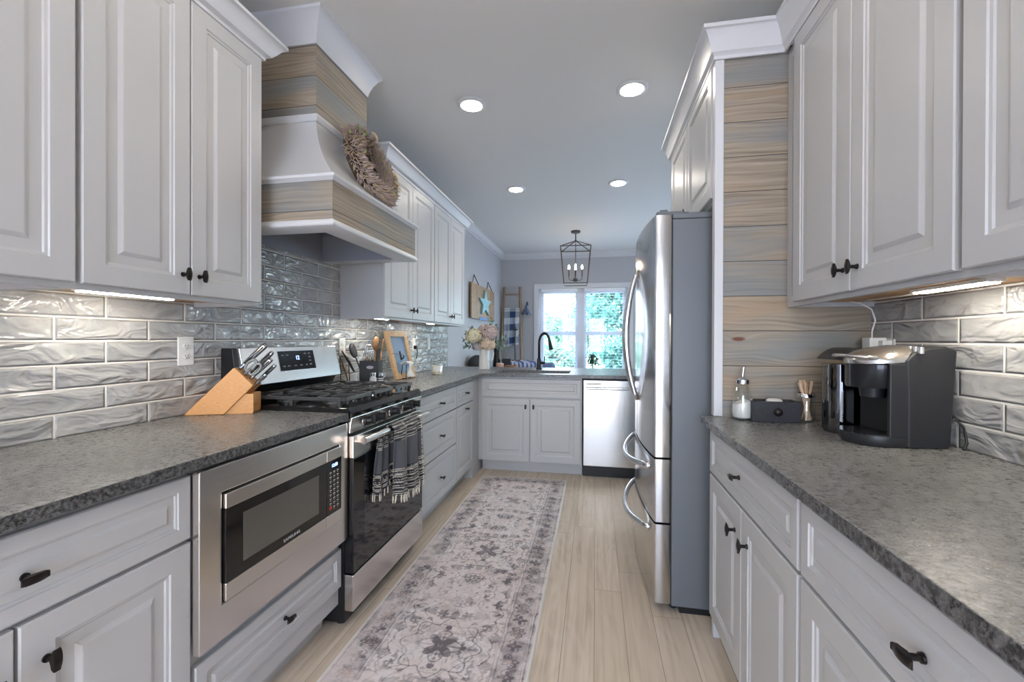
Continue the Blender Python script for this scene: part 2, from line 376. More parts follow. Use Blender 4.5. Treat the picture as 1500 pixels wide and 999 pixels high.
# windows
def window(name, x0, x1, z0, z1, y, sashes, thick=.05, casing=.085, stool=True):
    r = empty(name, ((x0 + x1) / 2, y, 0)); struct(r)
    cx = (x0 + x1) / 2; a, b = x0 - cx, x1 - cx
    c = MB().box(a - casing, a, -.02, 0, z0 - .02, z1 + casing).box(b, b + casing, -.02, 0, z0 - .02, z1 + casing).box(a, b, -.02, 0, z1, z1 + casing)
    if stool: c.box(a - casing - .02, b + casing + .02, -.075, 0, z0 - .05, z0 - .02).box(a - casing, b + casing, -.018, 0, z0 - .13, z0 - .05)
    c.build('casing', M['trim'], r)
    f = MB(); f.box(a, a + thick, .03, .12, z0, z1).box(b - thick, b, .03, .12, z0, z1).box(a + thick, b - thick, .03, .12, z1 - thick, z1).box(a + thick, b - thick, .03, .12, z0, z0 + thick)
    f.build('frame', M['trim'], r)
    for (u0, u1, v0, v1) in sashes:
        u0 -= cx; u1 -= cx
        s_ = MB(); e = .035
        s_.box(u0 - e, u0, .05, .09, v0 - e, v1 + e).box(u1, u1 + e, .05, .09, v0 - e, v1 + e).box(u0, u1, .05, .09, v0 - e, v0).box(u0, u1, .05, .09, v1, v1 + e)
        so_ = s_.build('sash', M['trim'], r)
        MB().box(u0, u1, .066, .072, v0, v1).build('pane', M['pane'], so_)
    return r
wl, wr_ = (-.90, -.345), (-.155, .46)
win = window('window_1', WX0, WX1, WZ0, WZ1, YF, [(wl[0], wl[1], 1.37, 2.03), (wl[0], wl[1], .71, 1.30), (wr_[0], wr_[1], 1.37, 2.03), (wr_[0], wr_[1], .71, 1.30)])
MB().box(-.31 + .22, -.19 + .22, .02, .12, WZ0, WZ1).build('mullion', M['trim'], win)
dr = window('door_1', DX0, DX1, .02, DZ1, YF, [(1.35, 2.10, .16, 2.0), (2.2, 2.95, .16, 2.0)], stool=False)
# side window in the far right wall
r = empty('window_2', (XE, (EY0 + EY1) / 2, 0), -PI / 2); struct(r)
h_ = (EY1 - EY0) / 2
MB().box(-h_ - .08, -h_, -.02, 0, .48, 2.23).box(h_, h_ + .08, -.02, 0, .48, 2.23).box(-h_, h_, -.02, 0, 2.15, 2.23).box(-h_ - .1, h_ + .1, -.07, 0, .45, .48).build('casing', M['trim'], r)
f = MB()
for x in (-h_, -h_/3 - .03, h_/3 - .03, h_ - .06): f.box(x, x + .06, .03, .10, .5, 2.15)
f.box(-h_, h_, .03, .10, .5, .56).box(-h_, h_, .03, .10, 2.09, 2.15).box(-h_, h_, .04, .09, 1.3, 1.34)
fo = f.build('frame', M['trim'], r); MB().box(-h_, h_, .062, .068, .5, 2.15).build('pane', M['pane'], fo)

# blinds (open slats) in the far window
M['blind'] = simple('blind_slat', lin(236, 238, 242), .5)
for (bx0, bx1), lb in ((wl, 'white slatted blind with open slats over the left half of window'), (wr_, 'white slatted blind with open slats over the right half of window')):
    bl = thing('window_blind', lb, 'blind', ((bx0 + bx1) / 2, YF - .0, 0)); hw = (bx1 - bx0) / 2 + .035
    MB().box(-hw, hw, -.045, .018, 2.055, 2.11).build('headrail', M['blind'], bl, bev=.004)
    s_ = MB(); z = 2.035
    while z > .72:
        s_.box(-hw, hw, -.036, .010, z, z + .0022); z -= .048
    s_.build('slats', M['blind'], bl)
    c_ = MB()
    for x in (-hw * .72, hw * .72): c_.cyl((x, -.013, .70), (x, -.013, 2.06), .0014, seg=5)
    c_.build('ladder_cord', M['blind'], bl)
    MB().box(-hw, hw, -.034, .008, .682, .70).build('bottom_rail', M['blind'], bl, bev=.003)

# =================================================================== outside
struct(MB().box(-40, 40, -40, 60, -.45, -.4).build('ground', M['lawn']))
def tree(x, y, h, r, n, m, label, ry=None, zc=.62):
    t = thing('tree', label, 'tree', (x, y, -.42), 0, 'garden trees beyond the window')
    tr = MB(); tr.tube([(0, 0, 0), (.05, .03, h * .3), (-.04, 0, h * .6), (.02, 0, h * .85)], .1, 8, [.13, .11, .08, .03])
    for k in range(7):
        a = random.random() * 6.28; z = h * random.uniform(.35, .75); q = r * .7
        tr.tube([(0, 0, z), (math.cos(a) * q * .5, math.sin(a) * q * .5, z + .3), (math.cos(a) * q, math.sin(a) * q, z + .5)], .03, 5, [.04, .03, .01])
    tr.build('trunk', M['bark'], t, smooth=True)
    lv = []; fc = []
    cl = [(rng.normal(0, .42, 3) * np.array([r, (ry or r), h * .34]) + np.array([0, 0, h * zc])) for _ in range(46)]
    P = np.array([cl[i] for i in rng.integers(0, len(cl), n)]) + rng.normal(0, .17, (n, 3)) * r
    P = P[P[:, 2] > .15]
    D1 = rng.normal(0, 1, (len(P), 3)); D1 /= np.linalg.norm(D1, axis=1)[:, None]
    D2 = np.cross(D1, rng.normal(0, 1, (len(P), 3))); D2 /= np.linalg.norm(D2, axis=1)[:, None]
    s = rng.uniform(.05, .09, (len(P), 1)) * (1 + r * .15)
    V = np.stack([P - D1 * s, P + D2 * s * .45, P + D1 * s, P - D2 * s * .45], 1).reshape(-1, 3)
    me = bpy.data.meshes.new('foliage'); me.from_pydata(V.tolist(), [], [(4*i, 4*i+1, 4*i+2, 4*i+3) for i in range(len(P))]); me.materials.append(m)
    o = bpy.data.objects.new('foliage', me); COL.objects.link(o); o.parent = t
tree(1.55, 14.2, 6.6, 1.85, 24000, M['leaf'], 'large leafy tree filling the right half of the far window')
tree(-.85, 15.6, 2.5, 1.0, 7000, M['leaf2'], 'pale green bush tree low in the left half of the far window')
tree(-3.6, 15.5, 2.7, 1.1, 5000, M['leaf2'], 'distant low tree at the left edge of the far window')
tree(6.2, 15.6, 6.2, 2.0, 11000, M['leaf'], 'tall leafy tree seen through the glass patio door')
tree(9.4, 4.6, 6.0, 2.0, 9000, M['leaf'], 'leafy tree outside the side window')
tree(9.6, 10.3, 5.0, 1.7, 7000, M['leaf2'], 'pale leafy tree between patio door and side window')
tree(1.0, 12.0, 2.1, .80, 9000, M['leaf'], 'low dense shrub behind the lower right window pane', zc=.42)
tree(-1.2, 11.8, 1.7, .60, 6000, M['leaf2'], 'low pale shrub behind the lower left window pane', zc=.42)
hd = MB()
hd.box(-14, 14, 21.5, 23.0, -.42, 1.1)
tag(hd.build('hedge', simple('hedge_green', lin(150, 176, 150), .9, bump=1, bscale=6, var=.4)), 'clipped green hedge across the far end of the garden', 'hedge')

# =================================================================== cabinet kit
def rect(x0, x1, z0, z1, i, y, r=0): return [(x0+i, y, z0+i), (x1-i, y, z0+i), (x1-i, y, z1-i), (x0+i, y, z1-i)]
def panel_front(x0, x1, z0, z1, t=.019, kind='door'):
    """raised panel front standing in front of y=0"""
    k = 1.0 if kind == 'door' else .66
    if kind == 'drawer' : k = .62
    y = -t
    pr_ = [(0, 0), (0, y + .003), (.003, y), (.056*k, y), (.0585*k, y + .0035), (.065*k, y + .0045), (.068*k, y + .0080), (.093*k, y + .0080), (.095*k, y + .0070), (.104*k, y + .0022), (.107*k, y + .0018)]
    return MB().rings([rect(x0, x1, z0, z1, i, yy) for i, yy in pr_])
KNOB = None
def knob(parent, x, z, horiz, y=-.019):
    """small bar knob on a flared stem"""
    global KNOB
    if KNOB is None:
        b = MB()
        sec = []
        for s in np.linspace(-1, 1, 15):
            a = abs(s); L = s * .021
            yo = -.031 + .005 * a ** 2 - (.003 if a > .8 else 0) * (a - .8) / .2   # outer face
            th = .0035 + .0085 * max(0, 1 - a * 1.25) ** .8
            hw = .0078 * (1 - .25 * max(0, a - .75) / .25)
            sec.append([(-hw, yo + th, L), (-hw, yo + .0015, L), (-hw * .7, yo, L), (hw * .7, yo, L), (hw, yo + .0015, L), (hw, yo + th, L)])
        b.rings(sec)
        b.cyl((0, -.022, 0), (0, -.004, 0), .0055, .0048, 12); b.cyl((0, -.004, 0), (0, 0, 0), .0075, .008, 12)
        KNOB = b.build('knob', M['bronze'], None, smooth=35)
        o = KNOB
    else:
        o = KNOB.copy(); COL.objects.link(o)
    o.parent = parent; o.location = (x, y, z); o.rotation_euler = (0, PI / 2 if horiz else 0, 0)
    return o

def base_cab(label, face, rot, w, fronts, depth=.589, name='base_cabinet', group=None, toe=True, skip_top=.876):
    """fronts: (kind, x0, x1, z0, z1, (kx, kz, horiz) | None)"""
    t = thing(name, label, 'cabinet', face, rot, group)
    c = MB()
    c.prism([(0, .885), (0, .105), (.075, .105), (.075, 0), (depth, 0), (depth, .885)], 0, w, lambda a, b, s: (s, a, b))
    c.build('body', M['white'], t)
    for (k, x0, x1, z0, z1, kn) in fronts:
        o = panel_front(x0, x1, z0, z1, kind=k).build('door' if k == 'door' else 'drawer', M['white'], t)
        if kn: knob(o, *kn)
    return t
def upper_cab(label, face, rot, w, doors, z0=1.357, z1=2.375, depth=.300, side_white=True, zd0=1.372, zd1=2.362, name='upper_cabinet'):
    t = thing(name, label, 'cabinet', face, rot)
    c = MB(); th = .018
    c.box(0, w, .0, .02, z0, z0 + .04).box(0, th, .02, depth, z0, z1).box(w - th, w, .02, depth, z0, z1).box(th, w - th, .02, depth, z1 - .02, z1)
    c.box(0, w, 0, .02, z1 - .05, z1).box(0, .04, 0, .02, z0 + .04, z1 - .05).box(w - .04, w, 0, .02, z0 + .04, z1 - .05)
    if w > .6: c.box(w/2 - .03, w/2 + .03, .0, .02, z0 + .04, z1 - .05)
    c.box(th, w - th, depth - .012, depth, z0 + .03, z1 - .02)
    c.build('body', M['white'], t)
    MB().box(th, w - th, .02, depth - .001, z0 + .018, z0 + .03).build('underside', M['underwood'], t)['label'] = 'natural wood underside'
    for (x0, x1, kx) in doors:
        o = panel_front(x0, x1, zd0, zd1).build('door', M['white'], t)
        if kx is not None: knob(o, kx, zd0 + .065, False)
    return t

# =================================================================== left run
FL = -1.064      # face-frame plane of the left base cabinets (door faces at -1.045)
FU = -1.353      # left upper frame plane (door faces -1.334)
Q = PI / 2
base_cab('white base cabinet left of the built-in microwave, one wide drawer over two doors', (FL, .262, 0), Q, .728,
         [('drawer', .012, .716, .700, .866, (.372, .780, True)), ('door', .012, .358, .118, .690, (.325, .60, False)), ('door', .364, .716, .118, .690, (.405, .605, False))])
MWY = .985
mc = base_cab('white base cabinet housing the microwave, with one shallow drawer below', (FL, MWY, 0), Q, .698,
         [('drawer', .006, .692, .185, .345, (.35, .265, True))])
fb = base_cab('white three-drawer base cabinet just beyond the range', (FL, 2.452, 0), Q, .783,
         [('drawer', .012, .776, .700, .866, (.43, .785, True)), ('drawer', .012, .776, .434, .692, (.43, .56, True)), ('drawer', .012, .776, .128, .426, (.43, .272, True))])
base_cab('narrow white base cabinet in the corner with drawer over door', (FL, 3.235, 0), Q, .50,
         [('drawer', .006, .478, .700, .866, (.24, .785, True)), ('door', .006, .478, .128, .692, (.24, .655, True))])
# corner filler
FP = 3.959       # peninsula frame plane (faces at 3.94)
tag(MB().box(-1.653, FL, 3.737, FP + .5, .0, .884).box(FL, -1.046, FP, FP + .5, .105, .885).build('corner_filler', M['white']), 'white filler strip closing the inside corner between cabinet runs', 'cabinet filler')

base_cab('white sink base cabinet in the peninsula, false front over two doors', (-1.046, FP, 0), 0, .932,
         [('drawer', .012, .922, .700, .866, None), ('door', .012, .462, .113, .686, (.428, .617, False)), ('door', .468, .922, .113, .686, (.500, .617, False))])
tag(MB().box(.505, .56, FP, FP + .60, 0, .885).box(-.112, .505, FP + .58, FP + .60, 0, .885).build('end_panel', M['white'], bev=.002), 'white end panel closing the peninsula beside the dishwasher', 'cabinet panel')

# uppers
upper_cab('white upper cabinet at the left edge of the picture, over the countertop', (FU, .005, 0), Q, .917, [(.010, .452, .42), (.458, .911, .49)])
upper_cab('white two-door upper cabinet left of the range hood', (FU, .922, 0), Q, .650, [(.008, .324, .296), (.328, .644, .357)])
upper_cab('white two-door upper cabinet next after the range hood', (FU, 2.622, 0), Q, .892, [(.006, .444, .414), (.448, .886, .478)])
upper_cab('white two-door upper cabinet furthest along the left wall', (FU, 3.514, 0), Q, .860, [(.010, .424, .394), (.428, .854, .458)])
CABCROWN = [(0, -.012), (.010, -.012), (.010, .0), (.014, .004), (.026, .008), (.040, .026), (.056, .050), (.064, .056), (.070, .058), (.070, .070), (0, .070)]
def crown(name, path, z, side, scale=1.0): struct(MB().sweep([(o * scale, u * scale) for o, u in CABCROWN], [(x, y, z) for x, y in path], side).build(name, M['trim'], smooth=30))
crown('trim_2', [(FU + .012, .005), (FU + .012, 1.572), (XL + .001, 1.572)], 2.375, -1)
crown('trim_3', [(XL + .001, 2.622), (FU + .012, 2.622), (FU + .012, 4.374), (XL + .001, 4.374)], 2.375, -1, 1.15)

# countertops
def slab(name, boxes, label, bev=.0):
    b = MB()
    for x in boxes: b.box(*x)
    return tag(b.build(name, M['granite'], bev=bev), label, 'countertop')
CT, CB = .914, .884
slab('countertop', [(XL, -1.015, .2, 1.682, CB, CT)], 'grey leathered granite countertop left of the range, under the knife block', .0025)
SX0, SX1, SY0, SY1 = -.93, -.235, 4.03, 4.42
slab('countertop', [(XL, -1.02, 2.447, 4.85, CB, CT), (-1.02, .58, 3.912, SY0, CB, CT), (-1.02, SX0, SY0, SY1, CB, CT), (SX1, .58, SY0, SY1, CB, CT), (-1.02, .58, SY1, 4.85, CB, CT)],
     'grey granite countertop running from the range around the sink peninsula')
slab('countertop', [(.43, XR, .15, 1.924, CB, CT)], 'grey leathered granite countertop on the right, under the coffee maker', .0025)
# peninsula back panel
tag(MB().box(-1.655, .56, 4.562, 4.60, 0, .884).build('peninsula_back_panel', M['white']), 'white back panel under the peninsula overhang', 'cabinet panel')
# sink
t = thing('sink', 'dark undermount sink set into the peninsula countertop', 'sink', ((SX0 + SX1) / 2, (SY0 + SY1) / 2, .67))
hw, hd_ = (SX1 - SX0) / 2, (SY1 - SY0) / 2
s_ = MB(); s_.box(-hw-.01, -hw, -hd_-.01, hd_+.01, .0, .213).box(hw, hw+.01, -hd_-.01, hd_+.01, 0, .213).box(-hw, hw, -hd_-.01, -hd_, 0, .213).box(-hw, hw, hd_, hd_+.01, 0, .213).box(-hw-.01, hw+.01, -hd_-.01, hd_+.01, -.01, 0)
s_.build('basin', simple('sink_composite', (.03, .03, .032), .35), t, bev=.004)
MB().lathe([(.0, .001), (.04, .001), (.045, .004), (.02, .004)], seg=20).build('drain', M['chrome'], t)
# faucet
t = thing('faucet', 'dark bronze gooseneck pull-down faucet behind the sink', 'faucet', (-.575, 4.55, CT))
MB().lathe([(.030, 0), (.030, .012), (.024, .018), (.021, .10), (.018, .115)]).build('base', M['bronze'], t, smooth=True)
dx, dy = .80, -.6
pts = [(0, 0, .10), (0, 0, .27)]
for k in range(1, 13):
    a = PI * k / 12 * .93; pts.append((dx * .075 * (1 - math.cos(a)), dy * .075 * (1 - math.cos(a)), .27 + .105 * math.sin(a)))
MB().tube(pts, .013, 12).build('neck', M['bronze'], t, smooth='all')
e = Vector(pts[-1]); d = (e - Vector(pts[-2])).normalized()
MB().cyl(e - d * .005, e + d * .085, .015, .022, 16).build('spray_head', M['bronze'], t, smooth=True)
hb = MB().tube([(0, 0, .065), (.055, -.01, .068), (.062, -.012, .075)], .012, 10).tube([(.055, -.01, .07), (.06, -.012, .14)], .006, 8); hb.build('lever', M['bronze'], t, smooth=True)
tag(MB().lathe([(.014, 0), (.014, .006), (.007, .010), (.007, .05), (.011, .055), (.011, .062)], (-.16, 4.56, CT)).build('soap_pump', M['black'], smooth=True), 'tiny black air switch button on the counter right of the faucet', 'switch') if False else None

# backsplashes: object x along the wall, y up
def splash(name, L, H, M4, label, extra=None):
    b = MB().box(0, L, 0, H, -.008, 0)
    if extra: 
        for q in extra: b.box(*q)
    o = b.build(name, M['tile']); o.matrix_world = M4; struct(o, label); return o
# left: x -> +Y ; y -> +Z ; z -> +X (outwards)
j0 = 1.217 - .2925 * 4     # a joint of the even rows
MLft = Matrix(((0, 0, 1, XL + .009), (1, 0, 0, j0), (0, 1, 0, .9103), (0, 0, 0, 1)))
splash('wall_left_backsplash', 4.768 - j0, 1.372 - .9103, MLft, 'grey wavy subway tiles with pale grout on the left wall', [(1.574 - j0, 2.622 - j0, 1.372 - .9103, 1.722 - .9103, -.008, 0)])
# right wall: x -> -Y ; y -> +Z ; z -> -X
MRgt = Matrix(((0, 0, -1, XR - .009), (-1, 0, 0, 1.361 + .2925 * 2), (0, 1, 0, .9103), (0, 0, 0, 1)))
splash('wall_right_backsplash', 1.9, 1.372 - .9103, MRgt, 'grey wavy subway tiles with pale grout on the right wall')
struct(MB().box(XL, XL + .016, 1.574, 2.622, 1.722, 1.738).build('trim_4', simple('tile_trim', lin(190, 190, 188), .2)))

# =================================================================== microwave
t = thing('microwave', 'stainless built-in microwave with trim kit in the left base cabinets', 'microwave', (-1.0445, MWY, 0), Q)
def frame_boxes(b, x0, x1, z0, z1, X0, X1, Z0, Z1, y0, y1):
    if X0 - x0 < 1e-5 or x1 - X1 < 1e-5:
        b.box(x0, x1, y0, y1, z0, Z0).box(x0, x1, y0, y1, Z1, z1); return b
    q = lambda a, c, d, e, y: [(a, y, d), (c, y, d), (c, y, e), (a, y, e)]
    return b.rings([q(X0, X1, Z0, Z1, y1), q(X0, X1, Z0, Z1, y0), q(x0, x1, z0, z1, y0), q(x0, x1, z0, z1, y1), q(X0, X1, Z0, Z1, y1)], False, False)
b = MB(); frame_boxes(b, -.006, .696, .385, .874, .065, .639, .486, .797, -.0245, 0)
b.build('trim_kit', M['steel'], t, bev=.003)
MB().box(.065, .639, -.012, -.0001, .486, .797).build('gap_liner', M['black'], t)
b = MB(); frame_boxes(b, .069, .536, .491, .792, .069, .536, .541, .750, -.034, -.010); b.build('door_frame', M['steel'], t, bev=.002)
b = MB(); b.box(.069, .536, -.0335, -.011, .541, .750); dg = b.build('door_glass', M['blackgloss'], t)
MB().box(.13, .487, -.0345, -.0335, .575, .718).build('window_screen', simple('mw_screen', (.10, .095, .085), .12, spec=.8), dg)
MB().box(.539, .635, -.034, -.010, .750, .792).build('control_trim', M['steel'], t, bev=.002)
MB().box(.539, .635, -.034, -.010, .491, .541).build('open_button', M['steel'], t, bev=.002)
cp = MB().box(.539, .635, -.0335, -.011, .541, .750).build('control_panel', M['blackgloss'], t)
M['bluelit'] = simple('blue_display', (0, 0, .1), .3, emis=(.25, .40, 1.0), es=3.0)
M['legend'] = simple('grey_legend', lin(190, 190, 190), .5)
M['redlegend'] = simple('red_legend', lin(200, 60, 50), .5)
MB().box(.562, .612, -.0342, -.0335, .717, .740).build('display_lens', simple('display_dark', (.005, .006, .03), .1), cp)
text_mesh('12:00', .018, 'clock_digits', M['bluelit'], cp, (.587, -.0344, .7285), (PI/2, 0, 0))
b = MB()
for r in range(9):
    for c in range(3):
        if r == 8 and c == 0: continue
        x = .556 + c * .024; z = .702 - r * .0172; b.box(x, x + .012, -.0340, -.0335, z, z + .0035)
        b.box(x + .002, x + .009, -.0340, -.0335, z - .006, z - .0045)
b.build('button_legends', M['legend'], cp)
MB().box(.554, .570, -.0340, -.0335, .560, .572).build('stop_legend', M['redlegend'], cp)
text_mesh('SAMSUNG', .0135, 'brand_lettering', M['legend'], t, (.34, -.0342, .5555), (PI/2, 0, 0)).scale = (1.35, 1, 1)

# =================================================================== range
RY = 1.685; RW = .758
t = thing('gas_range', 'freestanding stainless gas range with black glass oven door', 'range', (-1.010, RY, 0), Q)
D = .635
MB().box(0, RW, .03, D, .06, .905).build('body', M['black'], t)
# black cooktop with slanted front
MB().prism([(-.002, .895), (-.006, .912), (.012, .934), (D, .934), (D, .890), (.0, .890)], 0, RW, lambda a, b_, s: (s, a, b_)).build('cooktop', M['blackgloss'], t, bev=.002)
M['enamel'] = simple('cooktop_enamel', (.03, .03, .032), .18)
MB().prism([(-.006, .894), (.004, .826), (.03, .826), (.03, .894)], .002, RW - .002, lambda a, b_, s: (s, a, b_)).build('control_panel', M['steel'], t, bev=.003)
for i, ky in enumerate((.125, .225, .379, .533, .633)):
    k = MB(); c = Vector((ky, -.002, .862)); n_ = Vector((0, -1, .12)).normalized()
    k.cyl(c, c + n_ * .012, .026, .024, 24).cyl(c + n_ * .012, c + n_ * .036, .019, .0165, 24)
    k.box(ky - .005, ky + .005, -.047, -.036, .848, .884)
    o = k.build('knob', M['black'], t, smooth=35)
    MB().cyl(c - n_ * .004, c + n_ * .002, .029, .029, 24).build('bezel', M['chrome'], o, smooth=35)
# oven door
b = MB(); b.box(.004, RW - .004, -.012, .03, .722, .816); b.build('door_top', M['steel'], t, bev=.003)
dg = MB().box(.004, RW - .004, -.012, .03, .236, .7215).build('door', M['blackgloss'], t, bev=.002)
dg['label'] = 'black glass oven door'
MB().box(.09, RW - .09, -.0125, -.0118, .33, .66).build('window', simple('oven_window', (.012, .011, .012), .03, spec=.9), dg)
b = MB()
for x in (.12, .28, .44, .60): b.box(x, x + .07, -.0125, -.0118, .806, .811)
b.build('vent_slot', M['dark'], t)
MB().box(.004, RW - .004, -.012, .03, .075, .228).build('drawer', M['steel'], t, bev=.003)
MB().box(.02, RW - .02, .04, D, .012, .075).build('kick_panel', M['black'], t)
for x, y in ((.05, .07), (RW - .05, .07), (.05, D - .05), (RW - .05, D - .05)): MB().cyl((x, y, 0), (x, y, .02), .02, .016).build('foot', M['black'], t)
# handle
pts = [(.035, -.068 + .0, .795)] ; hb = MB()
hb.tube([(.020, -.050, .796), (.06, -.054, .797), (RW/2, -.058, .798), (RW - .06, -.054, .797), (RW - .020, -.050, .796)], .0155, 14)
for x in (.06, RW - .06): hb.box(x - .014, x + .014, -.052, -.010, .782, .810)
hb.build('handle', M['chrome'] if False else steel('handle_steel', (.72, .69, .66), .2, 0), t, smooth=45)
# backguard with sloped control fascia
BZ = 1.182
MB().prism([(D - .045, .934), (D - .085, 1.005), (D - .06, BZ), (D, BZ), (D, .934)], .0, RW, lambda a, b_, s: (s, a, b_)).build('backguard', M['black'], t, bev=.003)
gp = MB().prism([(D - .118, 1.010), (D - .078, BZ + .002), (D - .060, BZ + .002), (D - .088, 1.004)], .018, RW + .0, lambda a, b_, s: (s, a, b_)).build('backguard_fascia', M['steel'], t, bev=.003)
# display on the fascia (slope)
A0 = Vector((0, D - .118, 1.010)); A1 = Vector((0, D - .078, BZ + .002)); up = (A1 - A0).normalized(); nrm = Vector((0, -up.z, up.y))
def on_fascia(x0, x1, s0, s1, off, th=.001):
    q = []
    for s, x in ((s0, x0), (s0, x1), (s1, x1), (s1, x0)): q.append(A0 + up * s + Vector((x, 0, 0)))
    b = MB(); return b.rings([[p + nrm * (off) for p in q], [p + nrm * (off + th) for p in q]])
fp = on_fascia(.25, .53, .054, .156, .0, .0022).build('display_panel', M['blackgloss'], gp)
b = MB(); rimw = .003
on_fascia(.247, .533, .051, .159, -.0005, .0018).build('display_rim', M['chrome'], gp)
rot = Matrix((( 1, 0, 0), (0, up.y, -nrm.y * -1), (0, up.z, nrm.z))).to_4x4()
o = text_mesh('12', .030, 'clock_digits', M['bluelit'], gp, tuple(A0 + up * .118 + Vector((.39, 0, 0)) + nrm * .0026), (0, 0, 0))
R_ = Matrix.Identity(3); R_.col[0] = (1, 0, 0); R_.col[1] = up; R_.col[2] = Vector((1, 0, 0)).cross(up)
o.rotation_euler = R_.to_euler()
M['dimlegend'] = simple('dim_legend', lin(120, 120, 122), .5)
for i, (x, s) in enumerate([(.28, .135), (.315, .135), (.28, .078), (.315, .078), (.365, .078), (.41, .078), (.455, .078), (.49, .14), (.49, .12), (.49, .10), (.49, .08), (.455, .14)]):
    on_fascia(x - .009, x + .009, s - .003, s + .003, .0022, .0003).build('button_legend', M['dimlegend'], fp)
# burners and grates
for i, (x, y, r_) in enumerate(((.16, .17, .048), (.16, .42, .036), (RW/2, .295, .05), (RW - .16, .17, .042), (RW - .16, .42, .036))):
    o = MB().lathe([(r_ + .012, .934), (r_ + .010, .940), (r_, .942), (r_, .952), (r_ * .55, .954)], (x, y, 0), 24).build('burner', simple('burner_alu%d' % i, (.09, .09, .09), .4, metal=.8), t, smooth=35)
    MB().lathe([(r_ * .88, .953), (r_ * .88, .961), (r_ * .8, .963)], (x, y, 0), 24).build('burner_cap', M['iron'], o, smooth=35)
def bar(b, p, q, w=.006, h=.012):
    p, q = Vector(p), Vector(q); d = (q - p).normalized(); s = Vector((-d.y, d.x, 0)).normalized() * w if abs(d.z) < .99 else Vector((w, 0, 0))
    u = d.cross(s).normalized() * h / 2
    b.rings([[p + s + u, p - s + u, p - s*1.2 - u, p + s*1.2 - u], [q + s + u, q - s + u, q - s*1.2 - u, q + s*1.2 - u]])
GZ = .972
for (x0, x1, burners) in ((.022, .262, ((.16, .17), (.16, .42))), (.268, .490, ((RW/2, .295),)), (.496, .736, ((RW-.16, .17), (RW-.16, .42)))):
    b = MB(); y0, y1 = .045, .535; e = .012
    for (p, q) in (((x0, y0+e), (x0, y1-e)), ((x1, y0+e), (x1, y1-e)), ((x0+e, y0), (x1-e, y0)), ((x0+e, y1), (x1-e, y1)), ((x0, y0+e), (x0+e, y0)), ((x1, y0+e), (x1-e, y0)), ((x0, y1-e), (x0+e, y1)), ((x1, y1-e), (x1-e, y1))):
        bar(b, (*p, GZ - .006), (*q, GZ - .006), .006, .014)
    xm = (x0 + x1) / 2
    if len(burners) == 2: bar(b, (x0, .295, GZ - .004), (x1, .295, GZ - .004))
    for (bx, by) in burners:
        g_ = .022
        bar(b, (x0, by, GZ - .002), (xm - g_, by, GZ)); bar(b, (x1, by, GZ - .002), (xm + g_, by, GZ))
        ylo, yhi = (y0, .295) if by < .29 and len(burners) == 2 else ((.295, y1) if len(burners) == 2 else (y0, y1))
        bar(b, (xm, ylo, GZ - .002), (xm, by - g_, GZ)); bar(b, (xm, yhi, GZ - .002), (xm, by + g_, GZ))
        if len(burners) == 1:
            for yy in (.13, .46): bar(b, (x0, yy, GZ - .002), (x1, yy, GZ - .002))
    for (x, y) in ((x0, y0 + .02), (x1, y0 + .02), (x0, y1 - .02), (x1, y1 - .02), (x0, .295), (x1, .295)): b.box(x - .007, x + .007, y - .007, y + .007, .9335, GZ - .008)
    # raised fingers at the front rim
    for k in range(4):
        xx = x0 + .03 + k * (x1 - x0 - .06) / 3; b.tube([(xx, y0, GZ - .030), (xx, y0 - .002, GZ - .004), (xx, y0 + .03, GZ)], .006, 6)
    b.build('grate', M['iron'], t, bev=.0015)

# towel over the oven handle
def cloth_obj(name, fn, nu, nv, colfn, parent=None, thick=.003):
    """fn(u,v)->xyz grid; colfn(U,V)->rgb linear"""
    us = np.linspace(0, 1, nu); vs = np.linspace(0, 1, nv)
    V = [fn(u, v) for v in vs for u in us]
    Fc = [(j*nu+i, j*nu+i+1, (j+1)*nu+i+1, (j+1)*nu+i) for j in range(nv-1) for i in range(nu-1)]
    me = bpy.data.meshes.new(name); me.from_pydata(V, [], Fc); me.materials.append(M['woven']); me.shade_smooth()
    U, W_ = np.meshgrid(us, vs); c = colfn(U, W_).reshape(-1, 3)
    ca = me.color_attributes.new('tint', 'FLOAT_COLOR', 'POINT'); ca.data.foreach_set('color', np.concatenate([c, np.ones((len(c), 1))], 1).astype(np.float32).ravel())
    o = bpy.data.objects.new(name, me); COL.objects.link(o)
    if parent: o.parent = parent
    if thick: m = o.modifiers.new('solid', 'SOLIDIFY'); m.thickness = thick; m.offset = 0
    return o
def towel_col(seed, light=1.0, aspect=1.0):
    def f(U, V):
        x, y = U * 30 * aspect, V * 84
        zig = ((np.floor(y) + np.floor(x + (np.floor(y) % 2) * .5) ) % 2)
        chev = (np.abs((x * 1.0) % 1 - .5) * 2 + (y * .5) % 1) % 1 > .5
        band = ((V > .02) & (V < .30)) | (V > .66)
        row = (y % 3) < 1.7
        m = np.where(band & row, chev, 0.) * 1.0
        edge = (np.abs(U - .36) < .02) | (np.abs(U - .97) < .02)
        m = np.where(edge & ((y % 2) < 1), 1, m)
        dark = np.array(lin(46, 48, 54)[:3]); lt = np.array(lin(205, 200, 190)[:3]); mid = np.array(lin(84, 86, 92)[:3])
        base = np.where((~band)[..., None], mid, dark)
        return base * (1 - m[..., None]) + lt * m[..., None]
    return f
t = thing('kitchen_towel', 'dark patterned tea towel with white tassels over the oven handle', 'towel', (-.951, 2.16, 0), Q)
ZH = .816
